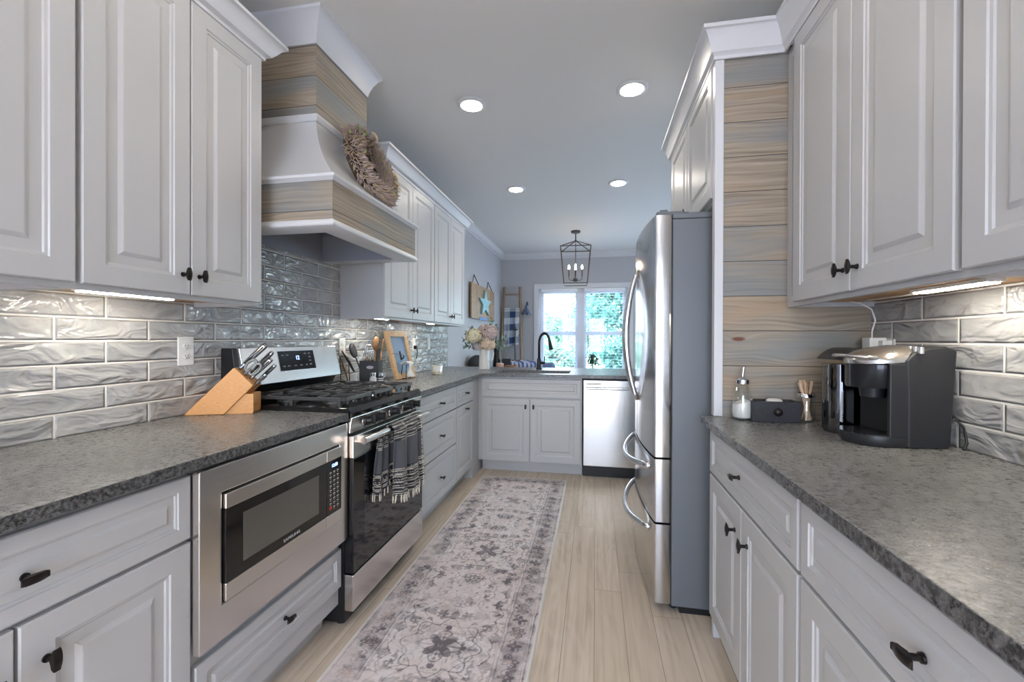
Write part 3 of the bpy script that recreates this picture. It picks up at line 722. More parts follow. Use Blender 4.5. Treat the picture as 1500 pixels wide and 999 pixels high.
def tf(u, v):
    x = -.235 + .312 * u * (1 + .10 * v) - .02 * v
    fold = .012 * math.sin(u * 15 + 1) * min(1, v * 1.6) + .006 * math.sin(u * 31) * v
    if v < .14:
        a = PI * (1 - v / .14); y = .021 * math.cos(a) * 1.0; z = ZH - .018 + .021 * math.sin(a); return (x, -y * 1.0, z)
    s = (v - .14) / .86
    L = .305 + .035 * math.sin(u * 2.4)
    return (x, -.021 - .010 * s + fold - .008, ZH - .018 - s * L)
def tb(u, v):
    x = -.335 + .20 * u + .02 * v * (u - .5) ; s = v
    fold = .010 * math.sin(u * 19) * min(1, v * 2)
    return (x + (1 - v) ** 2 * .05 * (1 - u), .026 + fold * .8, ZH - .02 - s * (.27 + .02 * math.sin(u * 5)))
f_ = cloth_obj('front_fall', tf, 60, 110, towel_col(1), t)
b_ = cloth_obj('back_fall', tb, 40, 80, towel_col(2, aspect=.7), t)
M['tassel'] = simple('cotton_tassel', lin(214, 208, 192), .9)
b = MB()
for k in range(17):
    u = .03 + k * .94 / 16; p = Vector(tf(u, 1.0)); q = p + Vector((random.uniform(-.006, .006), random.uniform(-.004, .004), -.034))
    b.tube([p + Vector((0, 0, .006)), (p + q) / 2 + Vector((random.uniform(-.003, .003), 0, 0)), q], .0034, 5, [.003, .0045, .003])
b.build('tassels', M['tassel'], f_, smooth='all')
b = MB()
for k in range(11):
    u = .03 + k * .94 / 10; p = Vector(tb(u, 1.0)); q = p + Vector((random.uniform(-.006, .006), 0, -.028)); b.tube([p + Vector((0, 0, .005)), q], .003, 5)
b.build('tassels', M['tassel'], b_, smooth='all')

# =================================================================== range hood
HX0, HX1 = XL + .012, -1.075       # back, front plane of the wooden band
HY0, HY1 = 1.655, 2.505
t = thing('range_hood', 'white and weathered-wood chimney range hood above the gas range', 'range hood', (HX0, (HY0 + HY1) / 2, 0), 0)
hy = (HY1 - HY0) / 2; hx = HX1 - HX0
M['hoodwood'] = planks('hood_boards', 1, 2, .170, 1.729 - .17 + .035)
def ringrect(x1, y, z): return [(0, -y, z), (x1, -y, z), (x1, y, z), (0, y, z)]
# lower wood band as hollow shell
def shell(b, x1, y, z0, z1, th):
    b.rings([ringrect(x1, y, z0), ringrect(x1, y, z1)], False, False)
    b.rings([ringrect(x1 - th, y - th, z0), ringrect(x1 - th, y - th, z1)], False, False)
    for z in (z0, z1):
        o_, i_ = ringrect(x1, y, z), ringrect(x1 - th, y - th, z)
        for k in range(3): b.poly([o_[k], o_[k+1], i_[k+1], i_[k]])
        b.poly([o_[3], o_[0], i_[0], i_[3]]) if False else None
b = MB(); shell(b, hx, hy, 1.725, 1.888, .02); b.build('wood_band', M['hoodwood'], t)['label'] = 'weathered pine boards'
# bottom lip and upper lip
path = [(0, -hy, 0), (hx, -hy, 0), (hx, hy, 0), (0, hy, 0)]
LIP = [(-.095, -.002), (.004, -.002), (.012, .003), (.014, .010), (.010, .020), (.004, .026), (0, .030), (-.095, .030)]
MB().sweep([(o_, u_ + 1.697) for o_, u_ in LIP], path, -1).build('bottom_moulding', M['trim'], t, smooth=35)
LIP2 = [(-.015, 0), (.003, 0), (.008, .006), (.018, .012), (.020, .022), (.014, .027), (-.015, .027)]
MB().sweep([(o_, u_ + 1.888) for o_, u_ in LIP2], path, -1).build('middle_moulding', M['trim'], t, smooth=35)
# flared mantle
cx_, cy_ = -1.286 - HX0, .232
rings = []
for k in range(13):
    s = k / 12; c_ = 1 - (1 - s) ** 2.0 * .0 
    g = (1 - s) ** 1.75
    rings.append(ringrect(cx_ + (hx + .002 - cx_) * g, cy_ + (hy + .002 - cy_) * g, 1.915 + (2.262 - 1.915) * s))
MB().rings(rings).build('mantle', M['white'], t, smooth=35)
MB().sweep([(o_, u_ + 2.243) for o_, u_ in [(-.02, 0), (.006, 0), (.014, .006), (.02, .016), (.018, .026), (.008, .034), (-.02, .034)]], [(0, -cy_, 0), (cx_, -cy_, 0), (cx_, cy_, 0), (0, cy_, 0)], -1).build('upper_moulding', M['trim'], t, smooth=35)
M['chimwood'] = planks('chimney_boards', 1, 2, .139, 2.27 + .05 - .139)
def planks_side(): return planks('chimney_side_boards', 0, 2, .139, 2.27 + .05 - .139)
b = MB(); b.rings([ringrect(cx_, cy_, 2.275), ringrect(cx_, cy_, 2.60)]); o = b.build('chimney', M['chimwood'], t); o['label'] = 'weathered pine boarded chimney'
o.data.materials.append(planks_side())
for p in o.data.polygons:
    if abs(p.normal.y) > .7: p.material_index = 1
o = [c for c in t.children if c.name.startswith('wood_band')][0]
o.data.materials.append(planks('hood_side_boards', 0, 2, .170, 1.729 - .17 + .035))
for p in o.data.polygons:
    if abs(p.normal.y) > .7: p.material_index = 1
CC = [(-.02, 0), (.004, 0), (.006, .012), (.012, .035), (.026, .070), (.046, .105), (.060, .118), (.064, .120), (.064, .136), (-.02, .136)]
MB().sweep([(o_, u_ + 2.606) for o_, u_ in CC], [(0, -cy_, 0), (cx_, -cy_, 0), (cx_, cy_, 0), (0, cy_, 0)], -1).build('crown', M['trim'], t, smooth=30)
# dark liner inside
b = MB(); y_, x_ = hy - .096, hx - .096
b.rings([[(.012, -y_, 1.6945), (x_, -y_, 1.6945), (x_, y_, 1.6945), (.012, y_, 1.6945)], [(.012, -y_, 1.86), (x_, -y_, 1.86), (x_, y_, 1.86), (.012, y_, 1.86)]], False, True)
b.build('liner', simple('hood_liner', lin(150, 154, 162), .45), t)
b = MB().box(.06, x_ - .06, -y_ + .06, -.02, 1.83, 1.838).box(.06, x_ - .06, .02, y_ - .06, 1.83, 1.838); b.build('filter', M['steel'], t)

# wreath on the mantle
WC = Vector((-1.175, 2.135, 2.125)); wt = thing('dried_wreath', 'dried lavender wreath with small pale roses on the hood mantle', 'wreath', WC)
wt.rotation_euler = (0, math.radians(-20), 0)
R0 = .158
b = MB(); pts = [(.0, R0 * math.cos(a), R0 * math.sin(a)) for a in np.linspace(0, 2*PI, 33)]
b.tube(pts, .034, 8, caps=False); b.build('ring', simple('twig', lin(92, 74, 56), .9, bump=.6, bscale=90), wt, smooth='all')
def sprigs(n, l0, l1, wd, spread, rr=.03):
    b = MB()
    for k in range(n):
        a = random.random() * 2 * PI; ph = random.random() * 2 * PI
        ring = Vector((0, math.cos(a), math.sin(a))); outv = ring * math.cos(ph) + Vector((1, 0, 0)) * abs(math.sin(ph)) * 1.0
        p = ring * R0 + outv * rr; tang = Vector((0, -math.sin(a), math.cos(a)))
        d = (outv * spread + tang * random.uniform(.2, 1.0) + Vector([random.gauss(0, .25) for _ in range(3)])).normalized()
        l = random.uniform(l0, l1); s = d.orthogonal().normalized() * wd; u = d.cross(s)
        m = p + d * l * .5; q = p + d * l
        b.rings([[p + s*.4, p + u*.4, p - s*.4, p - u*.4], [m + s, m + u, m - s, m - u], [q + s*.2, q + u*.2, q - s*.2, q - u*.2]])
    return b
sprigs(1500, .025, .055, .0036, .75, .034).build('lavender', simple('dried_lavender', lin(182, 164, 158), .9, var=.3, bscale=30), wt)
sprigs(900, .02, .045, .0042, .8, .034).build('dried_stems', simple('dried_straw', lin(200, 182, 146), .9, var=.35, bscale=40), wt)
b = MB()
for k in range(110):
    a = random.choice([random.gauss(1.9, .5), random.gauss(-.5, .35), random.gauss(.1, .5)]); ring = Vector((0, math.cos(a), math.sin(a)))
    p = ring * (R0 + random.uniform(-.02, .04)) + Vector((random.uniform(.03, .06), 0, 0)); d = Vector([random.gauss(0, 1) for _ in range(3)]).normalized(); s = d.orthogonal().normalized()
    l = random.uniform(.018, .03); n_ = d.cross(s) * .003
    b.rings([[p + n_, p - n_], [p + d*l*.5 + s*l*.35 + n_, p + d*l*.5 - s*l*.35 - n_], [p + d*l + n_, p + d*l - n_]], False, False) if False else b.poly([p, p + d*l*.5 + s*l*.38, p + d*l, p + d*l*.5 - s*l*.38])
b.build('leaves', simple('dried_leaf', lin(146, 156, 104), .8, var=.3, bscale=50), wt)
def rose(parent, p, r, m):
    b = MB()
    for k in range(26):
        a = k * 2.4; rr = r * (k / 26) ** .6; z = r * .55 * (1 - k / 26); c = Vector((z + .004, rr * math.cos(a), rr * math.sin(a)))
        rad = Vector((.55, math.cos(a), math.sin(a))).normalized(); tn = Vector((0, -math.sin(a), math.cos(a))) * r * .34
        q = c + rad * r * .42
        b.poly([c - tn*.7, c + tn*.7, q + tn*.8, q + rad*r*.1, q - tn*.8])
    return b.build('rose', m, parent, loc=p)
M['rosec'] = simple('dried_rose', lin(216, 190, 152), .8, var=.25, bscale=120)
for a, rr in ((-.15, .15), (-.55, .16), (1.35, .17)): rose(wt, (.062, rr * math.cos(a), rr * math.sin(a)), .024, M['rosec'])

# =================================================================== right run
FR = .474        # frame plane of the right base cabinets (door faces at .455)
FUR = .750       # right upper frame plane (door faces at .731)
base_cab('white right-hand base cabinet beside the refrigerator, drawer over two doors', (FR, 1.893, 0), -Q, .795, depth=.575,
         fronts=[('drawer', .008, .788, .700, .866, (.375, .785, True)), ('door', .008, .393, .128, .690, (.335, .60, False)), ('door', .399, .788, .128, .690, (.455, .60, False))])
base_cab('white right-hand base cabinet nearest the viewer, with a long drawer', (FR, 1.098, 0), -Q, .80, depth=.575,
         fronts=[('drawer', .008, .792, .700, .866, (.385, .780, True)), ('door', .008, .396, .128, .690, (.355, .60, False)), ('door', .402, .792, .128, .690, (.442, .60, False))])
upper_cab('white two-door upper cabinet above the coffee maker', (FUR, 1.922, 0), -Q, .862, [(.094, .474, .440), (.478, .853, .512)], depth=.303)
upper_cab('white upper cabinet at the top right edge of the picture', (FUR, 1.060, 0), -Q, .86, [(.010, .428, .40), (.434, .852, .468)], depth=.303)
M['pinewall'] = planks('shiplap_boards', 0, 2, .1413, .981)
wp = thing('shiplap_panel', 'weathered pine board end panel beside the refrigerator', 'wood panel', (.487, 1.925, 0))
MB().box(.0, XR - .488, 0, .018, CT - .003, 2.40).build('boards', M['pinewall'], wp, loc=(0, 0, 0))
MB().box(-.010, .024, -.008, .030, CT + .001, 2.40).box(-.005, .024, .004, .030, .0, CT).build('edge_trim', M['trim'], wp, bev=.002)['label'] = 'white edge trim'
MB().box(.024, .243, -.004, .0, 2.376, 2.40).build('top_trim', M['trim'], wp)
# over-refrigerator cabinet
FO = .492
upper_cab('white two-door cabinet over the refrigerator', (FO, 2.955, 0), -Q, 1.0, [(.008, .497, .463), (.503, .990, .537)], z0=1.806, z1=2.40, depth=.56, zd0=1.822, zd1=2.385)
RC = [(0, -.012), (.008, -.012), (.008, .0), (.012, .006), (.020, .012), (.024, .030), (.036, .062), (.048, .084), (.052, .088), (.058, .090), (.058, .105), (0, .105)]
def rcrown(name, path, side): struct(MB().sweep(RC, [(x, y, 2.378) for x, y in path], side).build(name, M['trim'], smooth=30))
rcrown('trim_5', [(FUR - .012, .205), (FUR - .012, 1.917), (FO - .014, 1.917), (FO - .014, 2.960), (XR - .001, 2.960)], 1)

# =================================================================== refrigerator
FY0 = 2.055; FW = .912
t = thing('refrigerator', 'stainless french-door refrigerator with two lower freezer drawers', 'refrigerator', (.325, FY0 + FW, 0), -Q)   # local x: far -> near, -y: towards aisle
MB().box(0, FW, .012, .70, .035, 1.765).build('body', M['steelside'], t, bev=.006)
MB().box(.02, FW - .02, .05, .68, .0, .035).build('base', M['black'], t)
MB().box(.006, FW - .006, .0088, .0118, .05, 1.755).build('door_gasket', M['dark'], t)
def bulge_front(x0, x1, z0, z1, name, lab=None):
    n = 14; pts = []
    def fy(x): return -.062 - .034 * (1 - ((x - FW / 2) / (FW / 2)) ** 2)
    prof = [(x0 + .004, .0085), (x0, -.002)]
    xs = np.linspace(x0, x1, n)
    for i, x in enumerate(xs):
        y = fy(x)
        if i == 0: prof += [(x, y + .010), (x + .003, y + .002)]
        elif i == n - 1: prof += [(x - .003, y + .002), (x, y + .010)]
        else: prof.append((x, y))
    prof += [(x1, -.002), (x1 - .004, .0085)]
    b = MB().rings([[(a, c, z) for a, c in prof] for z in (z0, z1)])
    o = b.build(name, M['fridge'], t, smooth=25)
    if lab: o['label'] = lab
    return o
def fridge_steel():
    s = NT('fridge_steel'); nz = s.noise(s.map(s.obj(), (4, 4, 300)), 1.0, 2)
    s.p(Base_Color=(.56, .55, .54, 1), Metallic=1, Roughness=.17, Normal=s.bump(nz, .010, .001)); return s.m
M['fridge'] = fridge_steel()
d1 = bulge_front(.0, FW/2 - .003, .700, 1.785, 'door'); d2 = bulge_front(FW/2 + .003, FW, .700, 1.785, 'door')
w1 = bulge_front(.0, FW, .408, .690, 'drawer'); w2 = bulge_front(.0, FW, .045, .398, 'drawer')
M['handle'] = steel('fridge_handle', (.70, .71, .73), .18, 2)
for s_, dd in ((-1, d1), (1, d2)):
    x = FW/2 + s_ * .034
    pts = [(x + s_ * .012 * math.sin(PI * k), -.098 - .062 * math.sin(PI * k) ** .8, .90 + (1.60 - .90) * k) for k in np.linspace(0, 1, 21)]
    MB().tube(pts, .012, 10, rr=[.012 + .005 * math.sin(PI * k) for k in np.linspace(0, 1, 21)], flat=.75, ref=(1, 0, 0)).build('handle', M['handle'], dd, smooth='all')
for zz, dd in ((.615, w1), (.325, w2)):
    pts = []
    for k in np.linspace(0, 1, 23):
        x = .10 + (FW - .20) * k; base = -.062 - .034 * (1 - ((x - FW/2) / (FW/2)) ** 2)
        pts.append((x, base + .003 - .066 * math.sin(PI * k) ** .7, zz + .018 - .03 * math.sin(PI * k)))
    MB().tube(pts, .013, 10, flat=1.25, ref=(0, 0, 1)).build('handle', M['handle'], dd, smooth='all')
b = MB()
for x0, x1 in ((.01, .09), (FW - .09, FW - .01)): b.box(x0, x1, -.055, .06, 1.786, 1.803).box(x0 + .012, x1 - .012, -.04, -.005, 1.803, 1.815)
b.build('hinge_cover', M['steelside'], t, bev=.005)
MB().box(.0, FW, .012, .20, 1.765, 1.792).build('top_cover', M['steelside'], t, bev=.006)
# roller feet
for x in (.06, FW - .06): MB().cyl((x - .012, .03, .02), (x + .012, .03, .02), .02, seg=14).build('roller', M['black'], t)

# =================================================================== dishwasher
t = thing('dishwasher', 'stainless dishwasher with bar handle in the peninsula', 'dishwasher', (-.106, FP, 0), 0)
MB().box(.002, .600, .0, .56, .11, .872).build('tub', M['black'], t)
MB().box(.004, .598, -.034, .0, .112, .868).build('door', steel('dishwasher_steel', (.62, .61, .60), .20, 2), t, bev=.004)
MB().box(.0, .602, .045, .06, .0, .108).build('kick_plate', M['black'], t)
b = MB().tube([(.03, -.075, .800), (.57, -.075, .800)], .0105, 12)
for x in (.05, .55): b.cyl((x, -.075, .80), (x, -.034, .80), .008)
b.build('handle', M['handle'], t, smooth=45)
MB().box(.03, .16, -.0352, -.034, .832, .840).build('vent_slot', M['dark'], t)

# =================================================================== right counter things
Z0 = CT + .0005
# coffee maker: faces -X (local -y), local x -> -Y
t = thing('coffee_maker', 'black single-serve coffee maker with silver brew lid on the right counter', 'coffee maker', (.828, 1.532, Z0), -Q + .15)
km = simple('coffee_maker_black', (.022, .022, .024), .38, bump=.15, bscale=600)
kg = simple('coffee_maker_gloss', (.02, .02, .022), .12)
silver = simple('coffee_maker_silver', (.62, .60, .57), .22, metal=.9)
def sideprof(pts, x0, x1, mat, name, par, bev=.006, seg=3):
    b = MB(); b.prism(pts, x0, x1, lambda a, c, s: (s, a, c)); return b.build(name, mat, par, bev=bev, seg=seg)
# rear tower (the dark side panel seen broad-on)
sideprof([(.045, 0), (.160, 0), (.166, .02), (.182, .285), (.150, .296), (.10, .290), (.06, .275), (.040, .255), (.045, .10)], -.085, .087, km, 'tower', t)
# brew head reaching forward
hb = MB()
def dpr(y0, r, n=14): return [(r * math.cos(a), y0 - (r * .92) * math.sin(a)) for a in np.linspace(0, PI, n)]
f0 = [(x, y) for x, y in dpr(.016, .078)]
body = [(.078, .10)] + f0 + [(-.078, .10)]
hb.rings([[(x * s, y, z) for x, y in body] for z, s in ((.170, .86), (.178, .95), (.235, 1.0), (.240, 1.0))]); hb.build('brew_head', kg, t, smooth=35)
ld = MB()
rings = []
for z, s, sh in ((.240, 1.04, 0), (.252, 1.06, 0), (.262, 1.0, .002), (.276, .80, .008), (.286, .5, .02)):
    rings.append([(x * s, (y - .02) * s + .02 + sh, z + .012 * max(0, (y + .08)) / .18) for x, y in body])
ld.rings(rings); lid = ld.build('brew_lid', silver, t, smooth=40)
MB().tube([(-.074, -.030, .262), (-.055, -.068, .264), (0, -.086, .266), (.055, -.068, .264), (.074, -.030, .262)], .006, 8).build('lid_handle', silver, lid, smooth='all')
nz_ = MB().lathe([(.030, .140), (.034, .170)], (0, .01, 0), 20); nz_.build('brew_spout', km, t, smooth=35)
# drip tray base
tb_ = MB(); tray = [(.085, .09)] + dpr(.008, .085) + [(-.085, .09)]
tb_.rings([[(x * s, y * s, z) for x, y in tray] for z, s in ((0, .93), (.008, .98), (.030, 1.0), (.034, .98))]); tb_.build('drip_tray', km, t, smooth=35)
gr = MB()
for k in range(-6, 7):
    x = k * .011; L = math.sqrt(max(0, .074 ** 2 - x * x)); gr.box(x - .003, x + .003, -.012 - L * .92, .035, .034, .0365)
gr.build('drip_grille', kg, t)
MB().box(-.082, .075, .035, .046, .03, .24).build('front_recess', simple('recess_black', (.008, .008, .009), .5), t)
MB().box(.074, .086, -.005, .046, .03, .245).build('column', km, t, bev=.003)
bt = MB()
for k in range(4): bt.cyl((.092 - k * .022, .075 + k*.004, .275), (.092 - k * .022, .075 + k*.004, .2935 + k * .001), .0075, seg=12)
bt.build('buttons', simple('button_silver', (.5, .5, .5), .25, metal=.8), t, smooth=35)
# water reservoir at its far side
rv = MB(); 
def rbox(x0, x1, y0, y1, r=.022, n=5):
    p = []
    for cx, cy, a0 in ((x1 - r, y1 - r, 0), (x0 + r, y1 - r, PI/2), (x0 + r, y0 + r, PI), (x1 - r, y0 + r, 1.5*PI)):
        for k in range(n + 1): a = a0 + PI/2 * k / n; p.append((cx + r * math.cos(a), cy + r * math.sin(a)))
    return p
ro = rbox(-.195, -.098, -.030, .160, .035)
rv.rings([[(x, y, z) for x, y in ro] for z in (.008, .232)]); rv.build('water_reservoir', M['smoke'], t, smooth=35)
MB().rings([[(x, y, z) for x, y in rbox(-.193, -.100, -.027, .157, .035)] for z in (.0, .007)]).build('reservoir_base', km, t)
MB().rings([[(x, y, z) for x, y in rbox(-.191, -.102, -.026, .156, .033)] for z in (.009, .15)]).build('water', simple('reservoir_water', (.02, .022, .025), .08), t, smooth=35)
pp = [(-.033 + .196 * k, .233 + .055 * math.sin(PI * min(1, k * 1.25 + .05)) ** .7) for k in np.linspace(0, .95, 16)]
sideprof([(a, c) for a, c in pp] + [(.160, .233)], -.196, -.098, km, 'reservoir_lid', t, .004, 2)
cord = [(.02, .200, .06), (.02, .225, .085), (.02, .243, .06), (.02, .238, .02), (.02, .215, .004), (-.06, .205, .004), (-.16, .20, .004)]
MB().tube([(-p[0] + .08 if False else .055 + .012 * i, p[1] * .86, p[2]) for i, p in enumerate(cord[:5])], .0035, 8).build('power_cord', M['black'], t, smooth='all')

t = thing('sugar_dispenser', 'glass sugar pourer with chrome spout beside the shiplap panel', 'sugar dispenser', (.572, 1.872, Z0))
MB().lathe([(.026, 0), (.033, .003), (.038, .016), (.039, .045), (.036, .075), (.028, .115), (.022, .148)], seg=28).build('jar', M['jar'], t, smooth=35)
sg = MB(); n = 28
R_s = [(.022, .003), (.034, .010), (.0365, .030)]
rr = [[(r * math.cos(2*PI*i/n), r * math.sin(2*PI*i/n), z) for i in range(n)] for r, z in R_s]
rr.append([(.0350 * math.cos(2*PI*i/n), .0350 * math.sin(2*PI*i/n), .070 + .012 * math.cos(2*PI*i/n)) for i in range(n)])
sg.rings(rr); sg.build('sugar', simple('sugar', lin(240, 238, 232), .9, bump=.3, bscale=500), t, smooth=35)
MB().lathe([(.0225, .140), (.0255, .141), (.0255, .156), (.020, .162), (.010, .168), (.007, .170)], seg=24).build('lid', M['chrome'], t, smooth=35)
MB().tube([(0, 0, .165), (.001, 0, .18), (.004, 0, .205)], .0055, 12).build('spout', M['chrome'], t, smooth=True)

t = thing('wooden_drawer_box', 'small black distressed wooden box with a round knob, front facing out', 'box', (.672, 1.845, Z0), 0)
bw = simple('distressed_black', (.045, .045, .05), .6, bump=.4, bscale=50, var=.5)
bx = MB().box(-.080, .088, -.026, -.012, 0, .078).box(-.080, .088, .045, .057, 0, .078).box(-.080, -.068, -.012, .045, 0, .078).box(.076, .088, -.012, .045, 0, .078).box(-.068, .076, -.012, .045, 0, .008)
bx.build('case', bw, t, bev=.0015)
MB().box(-.074, .082, -.030, -.026, .005, .073).build('drawer_front', simple('drawer_black', (.035, .035, .042), .5, bump=.2, bscale=80, var=.3), t, bev=.001)
MB().lathe([(.005, 0), (.006, .006), (.014, .010), (.0155, .016), (.012, .021), (.004, .023)], seg=18).xf(Matrix.Rotation(PI/2, 4, 'X')).build('knob', M['bronze'], t, smooth='all', loc=(.004, -.030, .041))
MB().lathe([(.010, .006), (.026, .010), (.028, .080), (.02, .086)], (.01, .016, 0), 18).build('lid_inside', simple('white_contents', lin(226, 224, 218), .6), t, smooth=True)

t = thing('stirrer_jar', 'glass jar full of wooden coffee stirrers beside the coffee maker', 'jar', (.797, 1.868, Z0))
MB().lathe([(.026, 0), (.031, .004), (.032, .02), (.031, .085), (.027, .096), (.027, .104)], seg=24).build('jar', M['jar'], t, smooth=35)
MB().lathe([(.0275, .094), (.0315, .095), (.0315, .105), (.029, .109), (.0275, .109)], seg=24, caps=False).build('band', M['chrome'], t, smooth=35)
for k in range(26):
    a = random.random() * 2 * PI; r0 = .018 * math.sqrt(random.random()); a2 = a + PI + random.uniform(-1, 1); r1 = random.uniform(.016, .034)
    p, q = Vector((r0 * math.cos(a), r0 * math.sin(a), .006)), Vector((r1 * math.cos(a2), r1 * math.sin(a2) * .8, random.uniform(.145, .158)))
    mid = p.lerp(q, .62); lim = .023
    if math.hypot(mid.x, mid.y) > lim: q.x *= .7; q.y *= .7
    d = (q - p).normalized(); s = Vector((math.cos(a * 3), math.sin(a * 3), 0)); s = (s - d * s.dot(d)).normalized() * .003; u = d.cross(s).normalized() * .0008
    st = MB().rings([[p+s+u, p-s+u, p-s-u, p+s-u], [q+s+u, q-s+u, q-s-u, q+s-u]]).build('coffee_stirrer', M['paperbirch'])
    st.location = t.location; tag(st, 'flat wooden coffee stirrer standing in the jar beside the coffee maker', 'coffee stirrer', 'coffee stirrers in the glass jar')

# outlets / switches
def outlet(x, y, z, side, label, kind='outlet', w=.071):
    rz = Q if side == 'L' else -Q
    t = thing('wall_outlet' if kind == 'outlet' else 'light_switch', label, 'outlet' if kind == 'outlet' else 'switch', (x, y, z), rz)
    MB().box(-w/2, w/2, -.006, 0, -.0585, .0585).build('plate', M['plastic_white'], t, bev=.003)
    if kind == 'outlet':
        for dz in (-.020, .020):
            o = MB().lathe([(.0175, 0), (.0175, .0018), (.016, .0024)], seg=20, sy=.80).xf(Matrix.Rotation(PI/2, 4, 'X')).build('socket', M['plastic_white'], t, loc=(0, -.006, dz), smooth=35)
            MB().box(-.0075, -.0055, -.0028, -.0020, -.002, .006).box(.0050, .0070, -.0028, -.0020, -.002, .0052).lathe([(.0022, 0), (.0022, .0028)], (0, 0, 0), 8).build('slots', M['dark'], o) if False else MB().box(-.0075, -.0055, -.0028, -.0020, -.001, .006).box(.0050, .0070, -.0028, -.0020, -.001, .0052).box(-.0018, .0018, -.0028, -.0020, -.009, -.0055).build('slots', M['dark'], o)
    else:
        MB().box(-.016, .016, -.009, -.006, -.033, .033).build('rocker', M['plastic_white'], t, bev=.002)
    return t
XT = XL + .0092; XTR = XR - .0092
outlet(XT, 1.512, 1.174, 'L', 'white duplex outlet on the tiles above the knife block')
outlet(XT, 2.640, 1.174, 'L', 'white outlet on the tiles just beyond the range backguard')
outlet(XT, 3.805, 1.174, 'L', 'white outlet on the tiles behind the leaning frame')
outlet(XT, 4.175, 1.180, 'L', 'white rocker switch on the tiles above the candle', 'switch')
outlet(XTR, 1.815, 1.174, 'R', 'white outlet behind the coffee maker with an adapter plugged in')
t = thing('power_adapter', 'white power adapter plugged in behind the coffee maker, cable going up', 'adapter', (XTR - .0065, 1.838, 1.215), -Q)
MB().box(-.030, .022, -.055, 0, -.020, .022).build('body', M['plastic_white'], t, bev=.004)
MB().box(.022, .050, -.030, 0, -.012, .012).build('plug', M['plastic_white'], t, bev=.003)
MB().tube([(-.004, -.035, .018), (-.002, -.036, .045), (.018, -.036, .085), (.012, -.045, .125), (-.012, -.07, .150), (-.03, -.095, .157)], .0028, 8).build('cable', M['plastic_white'], t, smooth='all')
t = thing('black_plug', 'black plug in the outlet behind the leaning frame', 'plug', (XT + .0065, 3.805, 1.150), Q)
MB().box(-.014, .014, -.030, 0, -.016, .016).tube([(0, -.025, -.01), (0, -.035, -.05), (.004, -.02, -.10)], .004, 8).build('body', M['black'], t, bev=.002)

# under-cabinet lights
def ledbar(x, y0, y1, label):
    t = thing('undercabinet_light', label, 'light', (x, (y0 + y1) / 2, 1.3745)); h = (y1 - y0) / 2
    MB().box(-.020, .020, -h - .008, h + .008, -.010, .0).build('housing', M['plastic_white'], t, bev=.002)
    MB().box(-.014, .014, -h, h, -.0135, -.0101).build('diffuser', M['led'], t)
ledbar(-1.475, 1.02, 1.30, 'lit light bar under the upper cabinets left of the hood')
ledbar(-1.445, 2.68, 2.88, 'lit light bar under the first upper cabinet beyond the hood')
ledbar(-1.445, 3.57, 3.77, 'lit light bar under the last upper cabinet on the left wall')
ledbar(.915, 1.22, 1.46, 'lit light bar under the right upper cabinets above the coffee maker')
tag(MB().tube([(.935, 1.46, 1.366), (.93, 1.56, 1.364), (.945, 1.66, 1.368), (.955, 1.76, 1.370), (.96, 1.80, 1.372)], .0025, 6).build('light_cable', M['plastic_white'], smooth='all'), 'thin white cable stapled under the right upper cabinet', 'cable')
tag(MB().tube([(.86, 1.24, 1.366), (.80, 1.30, 1.362), (.79, 1.50, 1.360), (.80, 1.74, 1.364)], .0022, 6).build('light_cable', M['plastic_white'], smooth='all'), 'thin white cable looped along the front under the right upper cabinet', 'cable') if False else None

# ceiling can lights
n_ = 0
for (x, y), lb in zip(((-.79, 2.74), (.212, 2.74), (-.79, 4.355), (.212, 4.355), (-.79, 1.12), (.212, 1.12), (-.79, -.5), (.212, -.5), (-.3, -1.9), (2.4, 4.9), (2.4, 6.6)),  # near-end cans are out of view, added to even out the light
                      ('lit recessed ceiling light nearest on the left', 'lit recessed ceiling light nearest on the right', 'lit recessed ceiling light farther back on the left', 'lit recessed ceiling light farther back on the right') + ('unseen recessed ceiling light added above the near end for even fill',) * 5 + ('lit recessed ceiling light over the living area',) * 2):
    t = thing('ceiling_light', lb, 'ceiling light', (x, y, ZC), 0, 'recessed ceiling lights')
    MB().lathe([(.0, 0), (.094, 0), (.094, -.004), (.088, -.010), (.074, -.013), (.066, -.010), (.0, -.010)][1:], seg=36).build('trim_ring', M['trim'], t, smooth=35)
    MB().lathe([(.066, -.011), (.064, -.0135), (.045, -.018), (.015, -.020), (.001, -.0202)], seg=32).build('diffuser', M['can'], t, smooth='all')

# =================================================================== lantern over the far room
t = thing('lantern_pendant', 'open-frame dark metal lantern pendant with candle bulbs by the far window', 'pendant light', (-.275, 6.20, ZC), math.radians(2.6))
lm = simple('lantern_iron', (.085, .075, .062), .45, metal=.5)
MB().lathe([(.001, 0), (.066, 0), (.066, -.018), (.055, -.028), (.012, -.034)], seg=24).build('canopy', lm, t, smooth=35)
MB().cyl((0, 0, -.03), (0, 0, -.15), .008).cyl((0, 0, -.15), (0, 0, -.56), .0055).build('stem', lm, t, smooth=True)
fr = MB(); A, Bb, zt, zb, za = .205, .160, -.245, -.745, -.135
def bar2(b, p, q, r=.0085): b.cyl(p, q, r, seg=4)
T4 = [(-A, -A, zt), (A, -A, zt), (A, A, zt), (-A, A, zt)]; B4 = [(-Bb, -Bb, zb), (Bb, -Bb, zb), (Bb, Bb, zb), (-Bb, Bb, zb)]
for k in range(4):
    bar2(fr, T4[k], T4[(k+1) % 4]); bar2(fr, B4[k], B4[(k+1) % 4]); bar2(fr, T4[k], B4[k]); bar2(fr, T4[k], (0, 0, za), .007)
fr.sphere((0, 0, za), .016); fr.build('frame', lm, t)
cd = MB().lathe([(.001, -.71), (.03, -.705), (.034, -.69), (.03, -.665), (.01, -.655)], seg=20)
cd.cyl((0, 0, -.66), (0, 0, -.54), .006)
